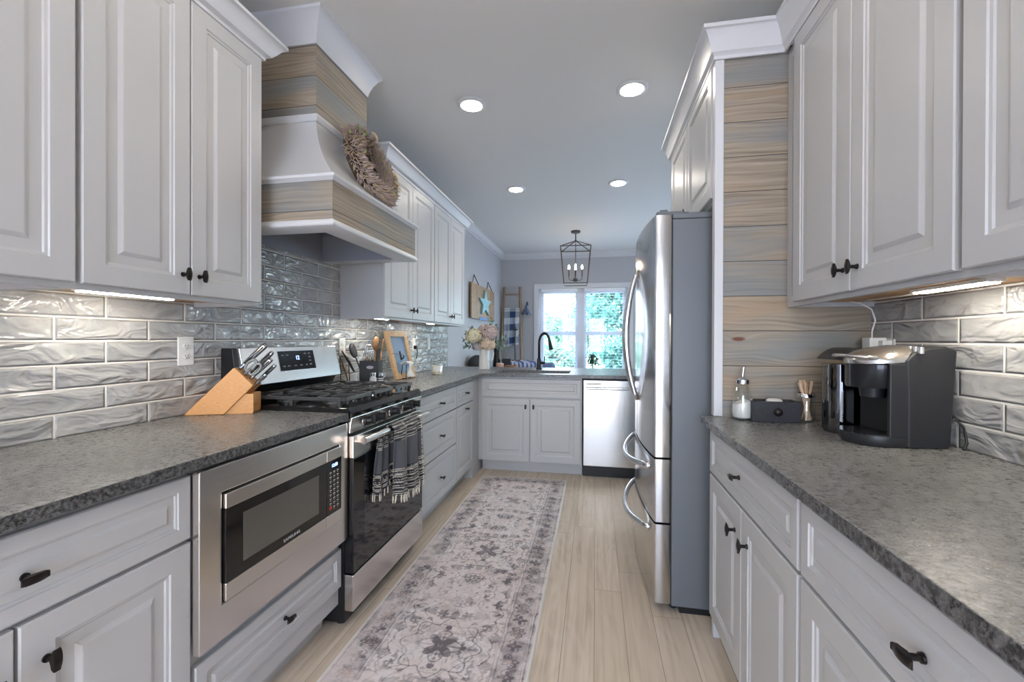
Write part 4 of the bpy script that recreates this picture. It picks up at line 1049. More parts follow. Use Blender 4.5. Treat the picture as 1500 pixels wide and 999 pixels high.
for k in range(4):
    a = k * Q; c_, s__ = math.cos(a), math.sin(a)
    cd.tube([(c_*.02, s__*.02, -.69), (c_*.065, s__*.065, -.69), (c_*.088, s__*.088, -.67), (c_*.09, s__*.09, -.62)], .005, 8)
    cd.cyl((c_*.09, s__*.09, -.63), (c_*.09, s__*.09, -.535), .010, .009, 12)
cd.build('candle_cluster', lm, t, smooth=40)
for k in range(4):
    a = k * Q; MB().lathe([(.005, 0), (.011, .010), (.013, .022), (.009, .042), (.002, .058)], seg=14).build('bulb', M['bulb'], t, smooth='all', loc=(math.cos(a)*.09, math.sin(a)*.09, -.534))

# =================================================================== left counter things
t = thing('knife_block', 'slanted beech knife block with steel-handled knives on the left counter', 'knife block', (-1.632, 1.492, Z0), math.radians(22.5))
W_ = .105
MB().prism([(0, 0), (.012, 0), (.155, 0), (.262, .108), (.268, .118), (.197, .190), (.190, .190)], 0, W_, lambda a, b_, s: (a * .95, s, b_)).build('block', M['beech'], t, bev=.003)
MB().prism([(.158, 0), (.268, 0), (.272, .006), (.272, .082), (.236, .082), (.156, .0)], .008, W_ - .008, lambda a, b_, s: (a * .935, s, b_)).build('base_wedge', M['beech'], t, bev=.003)
axis = Vector((.707, 0, .707)); perp = Vector((-.707, 0, .707)); face0 = Vector((.219, 0, .153))
M['khandle'] = simple('knife_steel', (.36, .37, .39), .2, metal=1)
def knife(s, y, L, w, lbl):
    kt = thing('kitchen_knife', lbl, 'knife', t.location, t.rotation_euler.z, None)
    p = face0 + perp * s + Vector((0, y, 0))
    b = MB(); 
    b.tube([p - axis*.02, p + axis*.012, p + axis*.03, p + axis*L*.55, p + axis*L*.92, p + axis*(L)], w, 10, [w*.5, w*.8, w*.85, w*1.15, w*1.1, w*.85], flat=.62, ref=(0, 1, 0))
    b.build('handle', M['khandle'], kt, smooth='all')
    MB().tube([p + axis*.035, p + axis*L*.9], w*.62, 8, flat=1.25, ref=(0, 1, 0)).build('grip_inlay', M['black'], kt, smooth='all')
    MB().cyl(p - axis*.07, p + axis*.004, w*.35, w*.5, 6).build('bolster', M['khandle'], kt)
knife(.040, .030, .150, .011, 'longest knife handle, topmost in the block')
knife(.008, .075, .135, .009, 'slim steel knife handle, second row of the block')
knife(-.018, .035, .120, .009, 'steel knife handle in the middle row, below the shears')
knife(-.040, .070, .105, .008, 'short steel knife handle near the bottom of the block')
knife(-.050, .028, .060, .008, 'dark lowest knife handle close to the base wedge')
sh = thing('kitchen_shears', 'kitchen shears with round loop handles in the knife block', 'scissors', t.location, t.rotation_euler.z)
for s, q in ((.020, 1), (-.006, -1)):
    c = face0 + perp * (s * .9) + axis * .048 + Vector((0, .022, 0))
    pts = [c + axis * (.028 * math.cos(a)) + perp * (.015 * math.sin(a)) for a in np.linspace(0, 2*PI, 21)]
    MB().tube(pts, .0055, 8, caps=False).build('loop_handle', simple('shear_grey', (.22, .23, .22), .35, metal=.4), sh, smooth='all')
MB().cyl(face0 + perp*.008 + Vector((0, .022, 0)) - axis*.05, face0 + perp*.008 + Vector((0, .022, 0)) + axis*.04, .007, seg=8).build('blades', M['khandle'], sh)

# utensil caddy
t = thing('utensil_holder', 'black box utensil holder with a paper label beyond the range', 'utensil holder', (-1.50, 2.76, Z0), math.radians(14))
b = MB(); s1, hh = .062, .165
b.box(-s1, s1, -s1, -s1+.006, 0, hh).box(-s1, s1, s1-.006, s1, 0, hh).box(-s1, -s1+.006, -s1+.006, s1-.006, 0, hh).box(s1-.006, s1, -s1+.006, s1-.006, 0, hh).box(-s1+.006, s1-.006, -s1+.006, s1-.006, 0, .006)
b.build('box', simple('holder_black', (.02, .02, .022), .5), t, bev=.002)
MB().lathe([(.024, 0), (.022, .0015)], seg=20, sy=.45).xf(Matrix.Rotation(PI/2, 4, 'X')).build('oval_label', simple('label_silver', lin(170, 170, 172), .4), t, loc=(.008, -s1, .122))
HL = t.location
def utensil(name, label, cat, x, y, lean, head, hmat, mat2, L=.27):
    u = thing(name, label, cat, (HL.x + x, HL.y + y, HL.z + .01)); u.rotation_euler = lean
    MB().tube([(0, 0, 0), (0, 0, L * .5), (0, 0, L)], .0055, 8, [.0065, .0055, .0045]).build('handle', hmat, u, smooth='all')
    head(u, L, mat2)
def h_spoon(u, L, m): MB().sphere((0, 0, L + .040), .040, .35, 1, 1.3).build('bowl', m, u, smooth='all')
def h_ladle(u, L, m): MB().lathe([(.002, 0), (.022, .006), (.034, .022), (.036, .034), (.033, .034), (.03, .02), (.002, .004)], seg=20).build('bowl', m, u, smooth='all', loc=(.0, -.03, L - .002), rot=(.5, 0, 0))
def h_turner(u, L, m):
    b = MB()
    for x in (-.030, -.016, -.002, .012, .026): b.box(-.002, .002, x, x + .008, L + .012, L + .075)
    b.box(-.002, .002, -.030, .034, L - .002, L + .014).box(-.002, .002, -.030, .034, L + .073, L + .088); b.build('slotted_blade', m, u, bev=.001)
def h_spat(u, L, m): MB().prism([(-.022, 0), (.022, 0), (.030, .055), (.024, .085), (-.026, .080), (-.030, .05)], -.003, .003, lambda a, b_, s: (s, a, L + b_)).build('blade', m, u, bev=.002)
def h_whisk(u, L, m):
    b = MB()
    for k in range(6):
        a = k * PI / 6; pts = []
        for q in np.linspace(0, PI, 11): r = .026 * math.sin(q) ** .8; z = L + .10 * (q / PI)
        pts = [(math.cos(a) * .028 * math.sin(q), math.sin(a) * .028 * math.sin(q), L + .055 * (1 - math.cos(q))) for q in np.linspace(.0, PI, 9)]
        b.tube(pts, .0013, 5); b.tube([(-x, -y, z) for x, y, z in pts], .0013, 5)
    b.build('wires', m, u, smooth='all')
nylon = simple('black_nylon', (.03, .03, .032), .45)
utensil('cooking_spoon', 'wooden cooking spoon, tallest in the utensil holder', 'spoon', .005, .02, (-.02, .06, 0), h_spoon, M['spoonwood'], M['spoonwood'], .23)
utensil('wooden_spatula', 'flat wooden spatula behind the spoon in the utensil holder', 'spatula', .02, .035, (-.1, .15, .3), h_spat, M['spoonwood'], M['spoonwood'], .225)
utensil('nylon_ladle', 'black nylon ladle leaning left out of the utensil holder', 'ladle', -.03, -.02, (.30, -.22, 0), h_spoon, nylon, nylon, .20)
utensil('nylon_turner', 'black slotted turner leaning right in the utensil holder', 'turner', .025, .03, (-.42, .10, .5), h_turner, nylon, nylon, .18)
utensil('slotted_turner', 'second black turner lying lowest on the right of the utensil holder', 'turner', .035, .0, (-.30, .22, .9), h_turner, nylon, nylon, .16)
utensil('wire_whisk', 'small wire whisk with wood handle in the utensil holder', 'whisk', .0, .0, (.06, -.04, 0), h_whisk, M['spoonwood'], M['chrome'], .16)
utensil('masher', 'steel potato masher with wavy wires in the utensil holder', 'masher', -.012, .012, (.12, -.12, 0), lambda u, L, m: MB().tube([(.0, -.03 + .01 * k, L + (.03 if k % 2 else .0)) for k in range(7)], .002, 6).tube([(0, 0, L), (0, -.03, L)], .002, 6).tube([(0, 0, L), (0, .03, L)], .002, 6).build('wires', m, u, smooth='all'), M['spoonwood'], M['chrome'], .195)
# rack of tongs / boards left of it
t = thing('cooking_tongs', 'black-tipped wooden tongs standing left of the utensil holder', 'tongs', (-1.585, 2.60, Z0))
MB().tube([(0, .03, .0), (-.006, -.0, .09), (-.012, -.035, .16), (-.008, -.07, .205)], .010, 8, [.009, .012, .010, .006], flat=.4).build('wooden_arm', M['spoonwood'], t, smooth='all')
MB().tube([(.02, .05, .10), (.02, -.02, .175), (.02, -.085, .235)], .016, 8, [.016, .024, .008], flat=.35).build('black_head', nylon, t, smooth='all')
t = thing('wire_stand', 'thin black wire stand between range and utensil holder', 'stand', (-1.60, 2.56, Z0))
MB().tube([(0, 0, 0), (0, -.015, .19), (.01, -.01, .2), (.02, .05, .19), (.02, .07, 0)], .0025, 6).build('wire', M['black'], t, smooth='all')
# shakers
def shaker(x, y, label, body, cap, name='spice_bottle'):
    t = thing(name, label, 'shaker', (x, y, Z0)); body(t); return t
def sb1(t):
    MB().lathe([(.020, 0), (.022, .004), (.022, .058), (.016, .070), (.016, .076)], seg=20).build('bottle', simple('milky_glass', lin(206, 208, 208), .2), t, smooth=35)
    MB().lathe([(.018, .074), (.018, .092), (.014, .096)], seg=20).build('cap', M['chrome'], t, smooth=35)
def sb2(t):
    MB().lathe([(.018, 0), (.020, .004), (.020, .060), (.016, .068)], seg=20).build('bottle', simple('pepper_glass', (.04, .035, .035), .15), t, smooth=35)
    for k in range(4): MB().lathe([(.0205, .012 + k * .013), (.0205, .018 + k * .013)], seg=20, caps=False).build('label_line', simple('label_white', lin(215, 215, 215), .6), t)
    MB().lathe([(.017, .068), (.017, .088), (.013, .092)], seg=20).build('cap', M['chrome'], t, smooth=35)
shaker(-1.405, 2.61, 'pale salt bottle with steel cap in front of the utensil holder', sb1, 0)
shaker(-1.385, 2.67, 'dark pepper bottle with striped label in front of the utensil holder', sb2, 0)

# leaning frame with small hook
t = thing('hook_board', 'natural wood framed board with blue panel and small black hook, leaning on the tiles', 'hook board', (-1.47, 3.25, Z0), Q)
t.rotation_euler = (math.radians(-15), 0, Q - .10)
fw, fh = .150, .385
b = MB(); frame_boxes(b, -fw, fw, 0, fh, -fw + .046, fw - .046, .046, fh - .046, -.012, .012); b.build('frame', M['framewood'], t, bev=.002)
MB().box(-fw + .045, fw - .045, .0, .006, .045, fh - .045).build('backing_panel', simple('blue_grey_panel', lin(138, 164, 190), .35, var=.12, bscale=9), t)
MB().tube([(0, -.002, .165), (0, -.016, .158), (0, -.028, .168), (0, -.028, .182)], .005, 8).box(-.008, .008, -.006, .0, .150, .222).build('hook', M['black'], t, smooth=40)
MB().tube([(-fw, -.013, .20), (-fw + .03, -.016, .203), (-.02, -.018, .196), (0, -.02, .19)], .0018, 5).build('wire', M['black'], t)
# napkin/salt cellar creature: white folded cloth on a small wire easel
t = thing('napkin_stand', 'white folded cloth draped over a small black wire stand', 'napkin stand', (-1.435, 3.22, Z0), Q)
MB().tube([(-.04, .0, 0), (-.038, .0, .11), (.04, .0, .11), (.042, 0, 0)], .003, 6).tube([(-.04, .045, 0), (-.038, .03, .11), (.04, .03, .11), (.042, .045, 0)], .003, 6).tube([(-.04, 0, .006), (-.04, .045, .006)], .003, 6).tube([(.042, 0, .006), (.042, .045, .006)], .003, 6).build('stand', M['black'], t, smooth=40)
def nf(u, v):
    x = -.028 + .085 * u + .012 * math.sin(v * 7)
    if v < .3: k = v / .3; return (x - .01, .05 - .06 * k, .115 + .016 * math.sin(PI * k) + .01 * k)
    k = (v - .3) / .7; return (x + .008 * math.sin(u * 9), -.012 - .010 * math.sin(k * 5 + u * 3), .125 - .108 * k)
cloth_obj('cloth', nf, 24, 30, lambda U, V: np.ones(U.shape + (3,)) * np.array(lin(236, 232, 222)[:3]), t, .004)
# candle
t = thing('candle_jar', 'cream candle in a square-shouldered glass jar on the left counter', 'candle', (-1.372, 3.68, Z0))
MB().lathe([(.045, 0), (.050, .004), (.052, .088), (.050, .092), (.046, .092), (.046, .078), (.044, .078)], seg=28, caps=False).build('jar', M['jar'], t, smooth=35)
MB().lathe([(.044, .004), (.0455, .010), (.0455, .076), (.04, .078)], seg=28).build('wax', simple('cream_wax', lin(236, 222, 188), .5), t, smooth=35)
MB().rings([[(.0525 * math.cos(a), .0525 * math.sin(a), z) for a in np.linspace(-1.9, -.6, 10)] + [(.0515 * math.cos(a), .0515 * math.sin(a), z) for a in np.linspace(-.6, -1.9, 10)] for z in (.032, .074)]).build('label', simple('paper_label', lin(232, 232, 230), .7), t)
MB().cyl((0, 0, .078), (0, 0, .088), .0012, seg=6).build('wick', M['black'], t)

# pitcher with flowers
t = thing('flower_pitcher', 'white ribbed pitcher in the counter corner by the sink', 'pitcher', (-1.135, 4.44, Z0))
pf = simple('white_ceramic', lin(226, 222, 216), .3)
prof = [(.050, 0), (.056, .004)] + [(.056 - .006 * k / 24 + (.0012 if k % 2 else -.0006), .006 + .215 * k / 24) for k in range(25)] + [(.052, .232), (.056, .248), (.052, .248), (.046, .232), (.046, .05)]
MB().lathe(prof, seg=32).build('body', pf, t, smooth=25)
MB().tube([(.048, 0, .215), (.085, 0, .215), (.098, 0, .17), (.088, 0, .11), (.052, 0, .075)], .008, 10, flat=1.3, ref=(0, 1, 0)).build('handle', pf, t, smooth='all')
VB = t.location + Vector((0, 0, .25))
def bloom(p, r, c1, label, n=420):
    b = MB(); p = Vector(p)
    for k in range(n):
        z = 1 - 2 * (k + .5) / n
        if z < -.55: continue
        a = k * 2.39996; q = math.sqrt(1 - z*z); d = Vector((q * math.cos(a), q * math.sin(a), z)); d = (d + Vector([random.gauss(0, .10) for _ in range(3)])).normalized()
        c = d * r * random.uniform(.82, 1.10); s = d.orthogonal().normalized(); s.rotate(Matrix.Rotation(random.random() * 6.28, 3, d)) ; u = d.cross(s); w_ = r * .19
        b.poly([c - s*w_ - d*w_*.4, c + u*w_*.9, c + s*w_ - d*w_*.4, c - u*w_*.9])
        b.poly([c - (s+u)*w_*.6, c + (s-u)*w_*.5 + d*w_*.3, c + (s+u)*w_*.6, c - (s-u)*w_*.5 + d*w_*.3])
    b.sphere((0, 0, -r*.05), r * .74, seg=12, rg=8)
    o = b.build('hydrangea', simple('petals_' + label[:12].replace(' ', '_'), c1, .7, var=.28, bscale=70)); o.location = VB + p
    # stem down into the pitcher, in the same thing
    tag(o, label, 'flower', 'hydrangeas in the white pitcher'); 
    st = MB().tube([(0, 0, -r * .6), Vector(-p) * .6 + Vector((0, 0, -.02)), Vector(-p) * .93 + Vector((0, 0, -.10))], .004, 6).build('stem', M['stemg'], o, smooth='all')
M['stemg'] = simple('stem_green', lin(96, 112, 78), .7)
bloom((-.085, -.10, .085), .082, lin(244, 236, 206), 'cream hydrangea head at the front left of the pitcher')
bloom((.075, -.06, .125), .078, lin(222, 202, 196), 'dusty pink hydrangea head at the upper right of the pitcher')
bloom((.065, -.10, .005), .072, lin(238, 216, 192), 'peach hydrangea head at the lower right of the pitcher')
bloom((-.010, .03, .150), .068, lin(226, 206, 198), 'pinkish hydrangea head at the back top of the pitcher')
bloom((-.060, -.02, -.010), .062, lin(208, 202, 202), 'grey-mauve hydrangea head at the lower left of the pitcher')
t = thing('eucalyptus_sprays', 'grey-green eucalyptus leaves spreading around the hydrangeas', 'foliage', VB)
eg = simple('eucalyptus', lin(140, 164, 148), .6, var=.25, bscale=30)
for (dx, dz, L, dy) in ((-.95, .75, .25, -.1), (-1, .35, .26, .1), (-.8, 1.0, .26, .15), (-1.0, .05, .22, -.2), (.3, 1.2, .30, .1), (.9, .35, .26, -.1), (1.0, -.05, .24, -.1), (.55, 1.0, .25, .2), (.95, .1, .2, .15)):
    d = Vector((dx, dy, dz)).normalized(); b = MB(); tip = d * L
    b.tube([(0, 0, -.06), d * L * .4, tip + Vector((0, 0, -.02))], .0025, 5)
    for k in range(13):
        s = .35 + .65 * k / 12; p = d * L * s + Vector((0, 0, -.02 * s * s)); sd = d.orthogonal().normalized(); sd.rotate(Matrix.Rotation(k * 2.4, 3, d)); r = .030 * (1.15 - .4 * s)
        ld_ = (sd + d * .6).normalized(); wv = ld_.cross(Vector((random.random(), random.random(), .5))).normalized()
        b.poly([p, p + ld_*r*.6 + wv*r*.6, p + ld_*r*1.4 + wv*r*.55, p + ld_*r*1.9, p + ld_*r*1.4 - wv*r*.55, p + ld_*r*.6 - wv*r*.6])
    b.build('sprig', eg, t)

# =================================================================== far room
# sign with star
t = thing('star_sign', 'square wooden plank sign with pale blue star on the left wall', 'wall sign', (XL, 6.27, 1.745), Q)
b = MB()
for k in range(5): x0 = -.66 + k * .266; b.box(x0 + .002, x0 + .264, -.045, -.022, -.235, .245)
b.box(-.60, .60, -.022, -.004, -.16, -.11).box(-.60, .60, -.022, -.004, .12, .17)
b.build('board', M['oldwood'], t, bev=.002)
st = []
for k in range(10):
    a = PI/2 + k * PI / 5; r = 1 if k % 2 == 0 else .42; st.append((r * .36 * math.cos(a), r * .20 * math.sin(a) + .0))
MB().prism(st, -.075, -.046, lambda a, c, s: (a, s, c)).build('star', simple('pale_blue_paint', lin(150, 196, 204), .5, var=.2, bscale=12), t, bev=.002)
for x in (-.42, .38):
    MB().tube([(x - .16, -.035, .245), (x, -.010, .37), (x + .16, -.035, .245)], .006, 6).build('hanging_rope', simple('jute_rope', lin(96, 80, 64), .9), t)
MB().box(-.25, .20, -.05, -.044, -.238, -.20).build('blue_strip', simple('blue_strip', lin(96, 136, 190), .6), t)

# ladder with blanket
t = thing('blanket_ladder', 'rustic wooden ladder leaning in the far corner', 'ladder', (-1.45, 7.50, 0))
b = MB(); lean = .19
def lp(x, z): return (x, .155 * z / 2.15 - .02, z)
for s in (-1, 1):
    o = MB().tube([lp(s * (.215 - .075 * z / 2.15), z) for z in np.linspace(0.01, 2.15, 9)], .024, 10).build('rail', M['ladderwood'], t, smooth='all')
for z in (.45, .86, 1.30, 1.74, 2.02):
    w0 = .215 - .075 * z / 2.15; MB().tube([lp(-w0, z), lp(w0, z)], .014, 8).build('rung', M['ladderwood'], t, smooth='all')
def plaid(U, V):
    a = (np.floor(U * 2.6) % 2); c = (np.floor(V * 6.4) % 2); k = (a + c) / 2
    return np.array(lin(196, 202, 210)[:3]) * (1 - k[..., None]) + np.array(lin(52, 70, 104)[:3]) * k[..., None]
def bf(u, v):
    x = -.125 + .27 * u - .01 * v; p = lp(0, 1.74)
    if v < .12: a = PI * (1 - v / .12); return (x, p[1] + .03 * math.cos(a), p[2] + .004 + .028 * math.sin(a))
    s = (v - .12) / .88; return (x, p[1] - .030 - .02 * s + .012 * math.sin(u * 14) * s, 1.744 - s * (.66 - .05 * u) )
bl = cloth_obj('plaid_blanket', lambda u, v: tuple(Vector(bf(u, v)) + Vector((-1.45, 7.50, 0))), 40, 60, plaid, None, .012)
tag(bl, 'blue and white checked blanket draped over the ladder', 'blanket')

# scalloped wall lamp
t = thing('wall_lamp', 'scalloped grey metal bell lamp on a curved wall arm', 'wall lamp', (-1.19, YF, 1.72))
gm = simple('galvanised', lin(104, 116, 138), .4, metal=.6)
MB().tube([(0, -.002, .0), (-.0, -.06, .10), (.01, -.10, .165), (.03, -.12, .15), (.03, -.12, .10)], .009, 8).build('arm', gm, t, smooth='all')
MB().lathe([(.035, 0), (.035, .008), (.02, .012)], seg=16).xf(Matrix.Rotation(PI/2, 4, 'X')).build('wall_plate', gm, t, loc=(0, -.0, 0))
b = MB(); rg = []
for k in range(8):
    s = k / 7; rg.append([((.018 + .075 * s ** 1.5 * (1 + .10 * s * math.cos(8 * a))) * math.cos(a) + .0, (.018 + .075 * s ** 1.5 * (1 + .10 * s * math.cos(8 * a))) * math.sin(a) - .12, .10 - .15 * s ** .8 - .012 * s * math.cos(8 * a)) for a in np.linspace(0, 2*PI, 48, endpoint=False)])
b.rings(rg, True, False); o = b.build('shade', gm, t, smooth='all'); m = o.modifiers.new('solid', 'SOLIDIFY'); m.thickness = .002

# iron candle stand
t = thing('iron_candle_stand', 'tall thin black iron candle stand in front of the ladder', 'candle stand', (-1.345, 7.375, 0))
MB().cyl((0, 0, .02), (0, 0, 1.38), .010, seg=10).build('pole', M['iron'], t, smooth=True)
MB().lathe([(.07, 0), (.07, .012), (.02, .022)], seg=24).build('base', M['iron'], t, smooth=35)
MB().lathe([(.012, 1.37), (.045, 1.385), (.048, 1.40), (.02, 1.40), (.02, 1.44), (.008, 1.445)], seg=16).build('cup', M['iron'], t, smooth=35)

# console with small things behind the counter
t = thing('console_table', 'low dark wooden console along the left wall behind the peninsula', 'console table', (-1.40, 5.85, 0), Q)
MB().box(-.60, .60, -.20, .22, .74, .775).build('table_top', M['oldwood'], t, bev=.003)
for x in (-.55, .55):
    for y in (-.16, .18): MB().box(x - .025, x + .025, y - .025, y + .025, 0, .74).build('leg', M['oldwood'], t)
o = MB().sphere((0, 0, 0), .13, 1.0, 1.35, .95, seg=18, rg=10).build('dark_cushion_pouf', simple('charcoal_knit', (.05, .05, .052), .9, bump=.6, bscale=120), None, smooth='all', loc=(-1.52, 5.62, .90)); tag(o, 'round charcoal knitted ball on the console left of the pitcher', 'ornament')
t = thing('speaker', 'black bottle-shaped speaker on the console right of the pitcher', 'speaker', (-1.345, 5.98, .776))
MB().lathe([(.06, 0), (.062, .01), (.062, .12), (.05, .19), (.046, .33), (.036, .37), (.001, .385)], seg=24).build('body', M['black'], t, smooth=35)
t = thing('picture_box', 'small black tilted box on the console beside the candle', 'box', (-1.20, 5.93, .776), .3)
MB().box(-.055, .055, -.04, .04, 0, .185).build('body', M['black'], t, bev=.006)
t = thing('candle_cup', 'small blush pink candle cup behind the counter', 'candle', (-1.255, 5.75, .776))
MB().lathe([(.045, 0), (.052, .01), (.052, .125), (.048, .13)], seg=24).build('cup', simple('blush_glass', lin(222, 176, 160), .3), t, smooth=35)
MB().lathe([(.04, .128), (.03, .134)], seg=20).build('wax', simple('blush_wax', lin(236, 206, 192), .5), t)
MB().lathe([(.06, 0), (.085, .03), (.09, .095), (.082, .095), (.07, .03)], seg=24).build
t = thing('wooden_bowl', 'brown wooden bowl behind the counter left of the faucet', 'bowl', (-1.09, 5.70, .776))
MB().lathe([(.05, 0), (.085, .03), (.092, .105), (.086, .105), (.075, .035), (.001, .02)], seg=28).build('bowl', M['spoonwood'], t, smooth=35)
t2 = thing('side_pedestal', 'small round table under the wooden bowl', 'side table', (-1.09, 5.70, 0))
MB().lathe([(.10, .755), (.105, .760), (.105, .7755)], seg=28).build('table_top', M['oldwood'], t2); MB().cyl((0, 0, .02), (0, 0, .755), .02).build('pole', M['oldwood'], t2); MB().lathe([(.09, 0), (.09, .012), (.02, .025)], seg=20).build('base', M['oldwood'], t2)

# sofa with pillow and throw
t = thing('sofa', 'blue-grey sofa seen over the peninsula in front of the window', 'sofa', (-.72, 6.72, 0))
sf = simple('sofa_fabric', lin(118, 136, 172), .9, bump=.3, bscale=200)
MB().box(-.72, .12, -.14, .02, .22, .875).build('backrest', sf, t, bev=.05, seg=4)
MB().box(-.72, .12, .02, .62, .18, .46).build('seat', sf, t, bev=.04, seg=3)
MB().box(-.72, -.60, .02, .62, .18, .62).box(.0, .12, .02, .62, .18, .62).build('armrests', sf, t, bev=.03, seg=3)
for x in (-.66, .06):
    for y in (-.08, .56): MB().box(x - .025, x + .025, y - .025, y + .025, 0, .19).build('leg', M['black'], t)
def thr(u, v):
    x = -1.37 + .60 * u + .02 * math.sin(v * 9); 
    a = PI * (1 - v); return (x, 6.66 - .105 * math.cos(a) * -1 * 1.0, .878 - .12 * (1 - math.sin(a) ** .4) + .012 * math.sin(u * 40 + 5 * v) + .014)
o = cloth_obj('fringed_throw', thr, 90, 24, lambda U, V: np.where((np.sin(U * 60 + 6 * np.sin(V * 3)) > .1)[..., None], np.array(lin(206, 212, 226)[:3]), np.array(lin(96, 116, 170)[:3])), None, .012)
tag(o, 'blue and white patterned throw over the sofa back', 'throw blanket')

# plant on the window stool
t = thing('potted_plant', 'small dark leafy plant in a pot at the foot of the window', 'plant', (-.045, YF - .125, .0))
MB().lathe([(.13, 0), (.13, .02), (.03, .03), (.03, .58), (.13, .60), (.13, .615)], seg=20).build('stand', M['iron'], t, smooth=35)
MB().lathe([(.055, .616), (.075, .63), (.085, .72), (.09, .735), (.08, .735), (.07, .70)], seg=20).build('pot', simple('pot_dark', (.05, .05, .05), .6), t, smooth=35)
b = MB()
for k in range(230):
    d = Vector((random.gauss(0, .5), random.gauss(0, .35), random.gauss(.9, .5))).normalized(); p = Vector((0, 0, .80)) + Vector((d.x * random.uniform(.03, .15), d.y * .08, d.z * random.uniform(.02, .19)))
    s = Vector([random.gauss(0, 1) for _ in range(3)]).normalized() * .020; u = s.cross(d).normalized() * .014
    b.poly([p - s, p + u, p + s, p - u])
for k in range(9): b.tube([(0, 0, .72), (random.uniform(-.05, .05), 0, .85), (random.uniform(-.12, .12), random.uniform(-.04, .04), random.uniform(.9, 1.0))], .003, 5)
b.build('leaves', simple('dark_leaf', lin(44, 66, 48), .5), t)

# =================================================================== runner rug
def vnoise(x, y, s, seed):
    r = np.random.default_rng(seed).random((256, 256)); X = x * s; Y = y * s
    xi = np.floor(X).astype(int); yi = np.floor(Y).astype(int); fx = X - xi; fy = Y - yi; fx = fx*fx*(3-2*fx); fy = fy*fy*(3-2*fy)
    g = lambda a, b: r[a % 256, b % 256]
    return (g(xi, yi)*(1-fx)+g(xi+1, yi)*fx)*(1-fy) + (g(xi, yi+1)*(1-fx)+g(xi+1, yi+1)*fx)*fy
def fbm(x, y, s, seed, o=4): return sum(vnoise(x, y, s * 2**k, seed + k) * .5**k for k in range(o)) / sum(.5**k for k in range(o))
RWd, RL = .745, 3.05
nx, ny = 230, 940
GX, GY = np.meshgrid(np.linspace(-RWd/2, RWd/2, nx), np.linspace(0, RL, ny))
wob = .010
gx = GX + (fbm(np.abs(GX), GY + 2, 28, 51, 3) - .5) * wob * np.sign(GX) * np.minimum(1, np.abs(GX) * 40); gy = GY + (fbm(np.abs(GX) + 5, GY, 28, 61, 3) - .5) * wob
gx = np.clip(gx, -RWd/2, RWd/2); ax_ = np.abs(gx); dist_e = np.minimum(RWd/2 - ax_, np.minimum(gy, RL - gy))
ink = np.zeros_like(gx); warm = np.zeros_like(gx)
def line(d0, w, a): return a * np.exp(-((dist_e - d0) / w) ** 2)
ink += line(.022, .003, .8) + line(.033, .002, .5) + line(.128, .0026, .85) + line(.142, .0018, .5) + line(.040, .002, .4)
# border band (0.042..0.125): flower medallions alternating with leaf scrolls
inb = (dist_e > .044) & (dist_e < .124)
side = (RWd/2 - ax_) <= np.minimum(gy, RL - gy)
along = np.where(side, gy, gx + .35); per = .165
ph = ((along + .04) % per) / per - .5; cross = (dist_e - .084) 
dm = np.hypot(ph * per, cross); ang = np.arctan2(cross, ph * per)
petal = .026 + .006 * np.cos(8 * ang)
ink += np.where(inb, .75 * np.exp(-((dm - petal) / .004) ** 2) + .6 * np.exp(-((dm - .012) / .003) ** 2), 0); warm += np.where(inb & (dm < .020), .8, 0)
d2 = np.hypot((np.abs(ph) - .5) * per, cross); ang2 = np.arctan2(cross, (np.abs(ph) - .5) * per)
ink += np.where(inb, .8 * (d2 < .022 + .010 * np.cos(4 * ang2)) * (d2 > .006), 0)
ink += np.where(inb, .55 * (np.abs(cross - .022 * np.sin(ph * 2 * PI * 2)) < .004), 0)
ink += np.where(inb, .30, 0)
# field
inf = dist_e > .146
pf_ = .80; yy = ((gy + .30) % pf_) - pf_/2; rr_ = np.hypot(gx, yy); an = np.arctan2(yy, gx)
def blob(cx, cy, r0, lob, amp, w): 
    d = np.hypot(ax_ - cx, np.abs(yy) - cy); a = np.arctan2(np.abs(yy) - cy, ax_ - cx); return w * (d < r0 + amp * np.cos(lob * a))
cm = .9 * (rr_ < .050 + .028 * np.cos(4 * (an - PI/4)) ) * (rr_ > .010) + .9 * (np.hypot(ax_ - .095, yy) < .013) + .9 * (np.hypot(gx, np.abs(yy) - .110) < .014)
cm += .6 * (np.abs(rr_ - .070 - .018 * np.cos(4 * an)) < .004) + .5 * ((ax_ < .004) & (np.abs(yy) < .105)) + .5 * ((np.abs(yy) < .004) & (ax_ < .09))
cm += .6 * (np.abs(rr_ - .150 - .020 * np.cos(8 * an)) < .004) + blob(.155, .12, .014, 5, .006, .7) + blob(.06, .20, .020, 6, .008, .7) + blob(.17, .30, .018, 4, .008, .8) + blob(.0, .30, .030, 8, .008, .7) * (np.hypot(gx, np.abs(yy) - .30) > .014)
cm += blob(.10, .36, .012, 3, .006, .7) + .55 * (np.abs(np.hypot(ax_ - .0, np.abs(yy) - .30) - .052 - .008 * np.cos(6 * an)) < .0035) + .5 * (np.abs(ax_ - .11 - .03 * np.sin(np.abs(yy) * 38)) < .003)
cm += .5 * (np.abs(ax_ - .195 - .012 * np.sin(np.abs(yy) * 60)) < .003)
vine = np.abs(fbm(ax_ + 1, np.abs(yy) * 1.0 + 4, 17, 71, 2) - .5) < .014
vine2 = np.abs(fbm(ax_ + 3, np.abs(yy) + 8, 30, 81, 2) - .5) < .020
dots = (fbm(ax_ + 6, np.abs(yy) + 1, 40, 91, 2) > .66)
ink += np.where(inf, 1.0 * cm + .45 * vine + .30 * vine2 + .5 * dots, .2 * vine2 + .2 * dots)
dist_e = np.minimum(RWd/2 - np.abs(GX), np.minimum(GY, RL - GY))
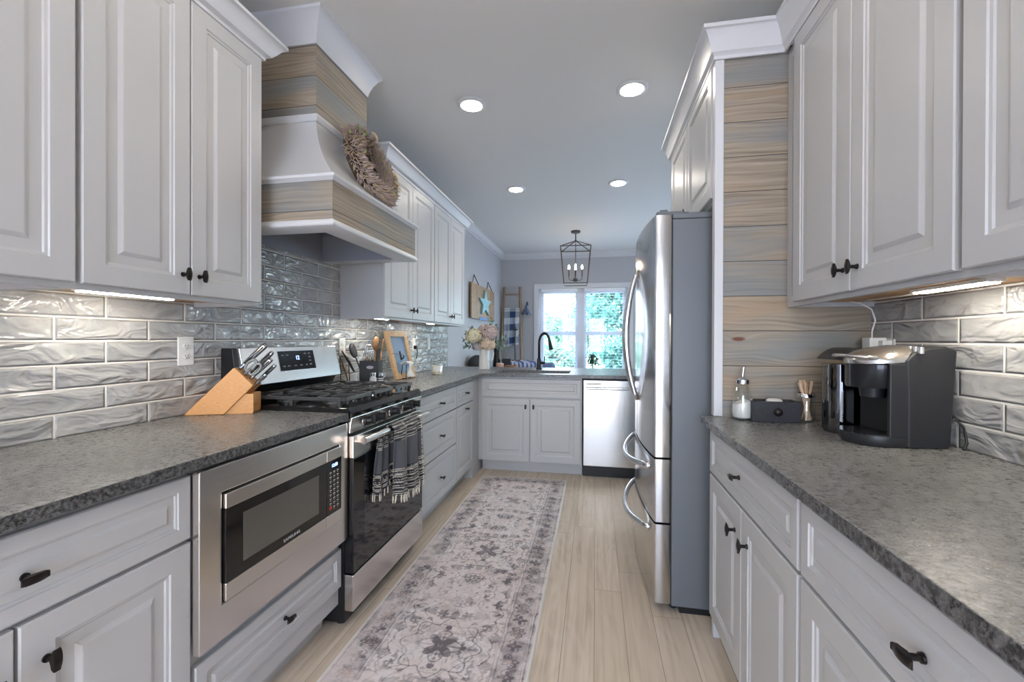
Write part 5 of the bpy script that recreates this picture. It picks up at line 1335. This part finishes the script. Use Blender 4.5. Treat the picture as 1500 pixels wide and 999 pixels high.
worn = fbm(gx + 3, gy, 9, 5, 5); fine_ = fbm(gx, gy + 9, 60, 11, 3); big = fbm(gx + 7, gy, 3.2, 21, 3)
ink = np.clip(ink, 0, 1) * np.clip((worn - .22) * 3.2, .38, 1) * (.65 + .6 * fine_)
ink += np.where(inf, np.clip((fbm(gx, gy, 22, 31, 4) - .50) * 2.4, 0, .40) * np.clip((big - .42) * 4, 0, 1), np.clip((fbm(gx, gy, 26, 37, 3) - .52) * 2.0, 0, .35))
ink = np.clip(ink, 0, 1)
base = np.array(lin(222, 209, 204)[:3]); dark = np.array(lin(112, 103, 106)[:3]); wm = np.array(lin(214, 184, 164)[:3]); bind = np.array(lin(222, 219, 212)[:3]); pale = np.array(lin(226, 218, 215)[:3])
mixp = np.clip((fbm(gx + 11, gy, 14, 41, 4) - .45) * 3, 0, 1)[..., None]
cc = base * (1 - mixp) + pale * mixp; cc = cc * (.90 + .2 * fine_[..., None])
wk = (np.clip(warm, 0, 1) * .6)[..., None]; cc = cc * (1 - wk) + wm * wk
cc = cc * (1 - ink[..., None]) + dark * ink[..., None]
cc = np.where((dist_e < .010)[..., None], bind, cc)
V = np.stack([GX, GY, np.where(dist_e < .002, .001, .0065) + .0006 * fine_], -1).reshape(-1, 3)
idx = np.arange(nx * ny).reshape(ny, nx)
Fq = np.stack([idx[:-1, :-1], idx[:-1, 1:], idx[1:, 1:], idx[1:, :-1]], -1).reshape(-1, 4)
me = bpy.data.meshes.new('runner_rug'); me.vertices.add(len(V)); me.vertices.foreach_set('co', V.astype(np.float32).ravel())
me.loops.add(Fq.size); me.loops.foreach_set('vertex_index', Fq.astype(np.int32).ravel()); me.polygons.add(len(Fq)); me.polygons.foreach_set('loop_start', (np.arange(len(Fq)) * 4).astype(np.int32)); me.update(); me.validate()
me.shade_smooth()
ca = me.color_attributes.new('tint', 'FLOAT_COLOR', 'POINT'); ca.data.foreach_set('color', np.concatenate([cc.reshape(-1, 3), np.ones((nx * ny, 1))], 1).astype(np.float32).ravel())
me.materials.append(M['woven'])
rug = bpy.data.objects.new('runner_rug', me); COL.objects.link(rug)
rug.location = (-.600, .76, .0005); rug.rotation_euler = (0, 0, math.radians(.15))
tag(rug, 'faded grey-mauve patterned runner rug on the kitchen floor', 'rug')
